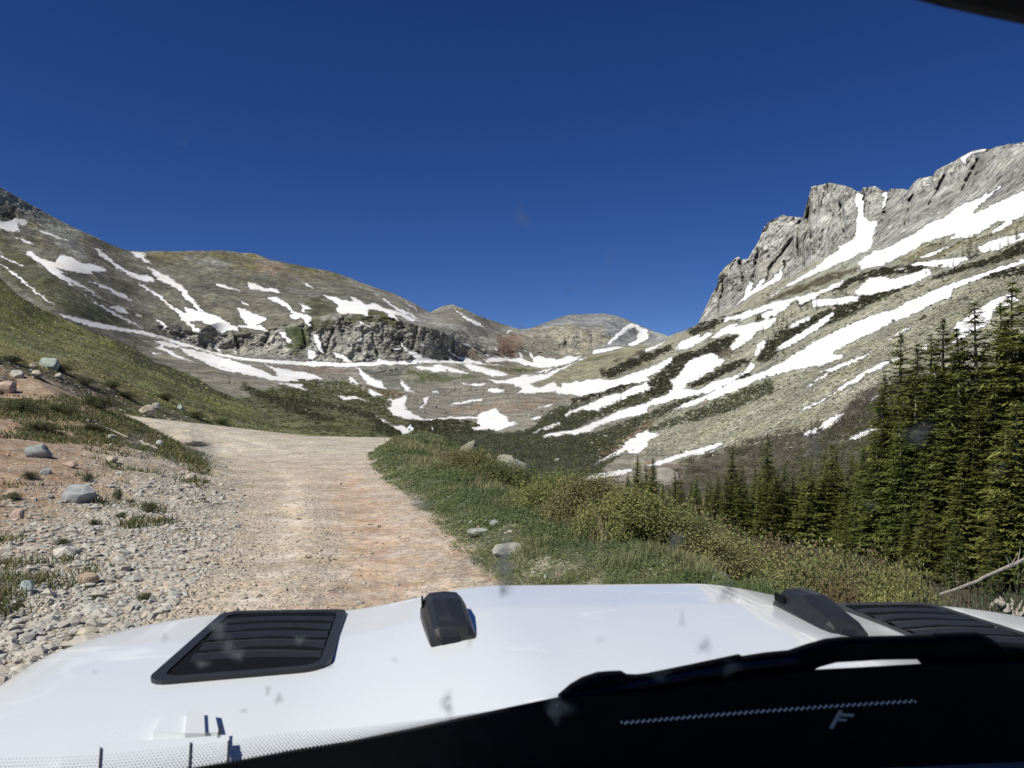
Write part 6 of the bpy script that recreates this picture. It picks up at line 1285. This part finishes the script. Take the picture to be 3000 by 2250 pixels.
# pillars, roof and mirror
def bar(name, a, b_, wx, wy, mat, parent=None):
    mb = MB(); mb.prism([cw(a[0] + dx, a[1] + dy, a[2]) for dx, dy in ((-wx, -wy), (wx, -wy), (wx, wy), (-wx, wy))], [cw(b_[0] + dx, b_[1] + dy, b_[2]) for dx, dy in ((-wx, -wy), (wx, -wy), (wx, wy), (-wx, wy))]); return carobj(mb, name, mat, parent)
bar('pillar', (-.60, .86, -.55), (-.58, .37, .55), .045, .04, M_WHITE); bar('pillar', (1.50, .86, -.55), (1.48, .37, .55), .045, .04, M_WHITE)
mb = MB(); mb.prism([cw(x, y, .55) for x, y in ((-.62, .40), (1.52, .40), (1.52, -1.9), (-.62, -1.9))], [cw(x, y, .60) for x, y in ((-.62, .40), (1.52, .40), (1.52, -1.9), (-.62, -1.9))]); carobj(mb, 'roof', M_TRIM)
mb = MB()
for x in (-.62, 1.52): mb.prism([cw(x - .02, y, z) for y, z in ((.8, -.5), (-1.9, -.5), (-1.9, -1.5), (.8, -1.5))], [cw(x + .02, y, z) for y, z in ((.8, -.5), (-1.9, -.5), (-1.9, -1.5), (.8, -1.5))])
carobj(mb, 'door', M_WHITE)
ctr = Vector(px_to_car(1050, -57, .36, 0)); mb = MB(); n = 40; rot = R(-7)
def mir(k, sx, sz, dy):
    a = 2 * math.pi * k / n; ca, sa = math.cos(a), math.sin(a); x = math.copysign(abs(ca) ** .62, ca) * sx; z = math.copysign(abs(sa) ** .75, sa) * sz
    return cw(ctr.x + x * math.cos(rot) - z * math.sin(rot), ctr.y + dy, ctr.z + x * math.sin(rot) + z * math.cos(rot))
rings = [(.095, .022, .0), (.105, .028, .006), (.105, .028, .018), (.09, .022, .034), (.05, .012, .042)]
mb.add([mir(k, *r_) for r_ in rings for k in range(n)], [(i * n + k, i * n + (k + 1) % n, (i + 1) * n + (k + 1) % n, (i + 1) * n + k) for i in range(len(rings) - 1) for k in range(n)] + [tuple(range(n)), tuple((len(rings) - 1) * n + k for k in range(n))[::-1]])
mm = carobj(mb, 'rear_view_mirror', M_TRIM, smooth=False)
bar('mirror_arm', (ctr.x + .05, ctr.y + .03, ctr.z), (ctr.x + .08, .40, .5), .01, .01, M_TRIM, mm)
# dust spots and insect marks dried on the glass
m_sp, nt, out = new_mat('dried_splat'); df = N(nt, 'ShaderNodeBsdfPrincipled', i_Roughness=.9); df.inputs['Base Color'].default_value = (.62, .62, .58, 1)
tr = N(nt, 'ShaderNodeBsdfTransparent'); mx = N(nt, 'ShaderNodeMixShader'); fa = N(nt, 'ShaderNodeAttribute', attribute_name='fade').outputs['Fac']
tc = N(nt, 'ShaderNodeTexCoord').outputs['Object']; nt.links.new(mathn(nt, 'MULTIPLY', fa, mrange(nt, noise(nt, 180, 3, .6, vec=tc), .35, .65, .55, 1.0), clamp=True), mx.inputs[0])
nt.links.new(tr.outputs[0], mx.inputs[1]); nt.links.new(df.outputs[0], mx.inputs[2]); nt.links.new(mx.outputs[0], out.inputs[0])
SPOT = [(522, 217, 6, 9, .22), (608, 285, 16, 14, .10), (610, 262, 5, 20, .10), (571, 289, 6, 7, .10), (521, 330, 4, 6, .2), (505, 560, 9, 22, .55), (503, 588, 5, 9, .6), (340, 590, 6, 9, .4), (728, 592, 7, 12, .5), (676, 540, 7, 9, .5), (918, 434, 14, 10, .42), (814, 447, 8, 12, .4), (420, 505, 12, 8, .4), (204, 448, 14, 13, .35), (196, 432, 9, 9, .25), (136, 440, 9, 10, .3), (148, 455, 10, 8, .25), (172, 460, 5, 5, .2),
        (218, 628, 9, 9, .45), (230, 648, 7, 9, .35), (202, 664, 6, 4, .4), (238, 655, 6, 6, .35), (279, 699, 4, 5, .5), (268, 690, 3, 4, .45), (447, 704, 7, 10, .5), (558, 706, 12, 9, .28), (555, 714, 6, 9, .25), (705, 646, 6, 9, .35), (731, 668, 8, 7, .18), (660, 675, 10, 5, .16), (682, 620, 4, 7, .22), (880, 190, 3, 3, .1), (384, 598, 3, 5, .3), (445, 617, 7, 5, .12), (300, 640, 5, 5, .35), (318, 600, 7, 5, .35), (165, 637, 4, 4, .3), (60, 645, 3, 3, .2), (25, 668, 4, 4, .25), (95, 672, 3, 3, .2), (182, 144, 5, 4, .1), (1000, 470, 8, 6, .16), (470, 640, 4, 5, .2), (395, 660, 4, 3, .2), (330, 665, 3, 4, .3), (870, 505, 6, 6, .15), (244, 711, 3, 3, .35), (600, 640, 4, 4, .12)]
for i, (u, v, ru, rv, al) in enumerate(SPOT):
    rs = np.random.RandomState(i + 900); nn_ = 18; vv, ff, fd_ = [], [], []
    for k, (q_, a_) in enumerate(((0, 1), (.45, .85), (.8, .35), (1.3, 0))):
        for j in range(nn_):
            t = 2 * math.pi * j / nn_; wob = 1 + .3 * math.sin(t * 2 + i) * .6 + .2 * math.sin(t * 3 + i * 2.3)
            p = px_to_car(u + math.cos(t) * ru * 1.15 * q_ * wob, v + math.sin(t) * rv * 1.15 * q_ * wob, Y0 - .006, LEAN); vv.append(cw(*p) - CO); fd_.append(a_ * al * 1.35)
    for k in range(3):
        for j in range(nn_): ff.append((k * nn_ + j, k * nn_ + (j + 1) % nn_, (k + 1) * nn_ + (j + 1) % nn_, (k + 1) * nn_ + j))
    mesh_np('dirt_spot', [tuple(p) for p in vv], np.array(ff), m_sp, glass, False, attrs={'fade': fd_})
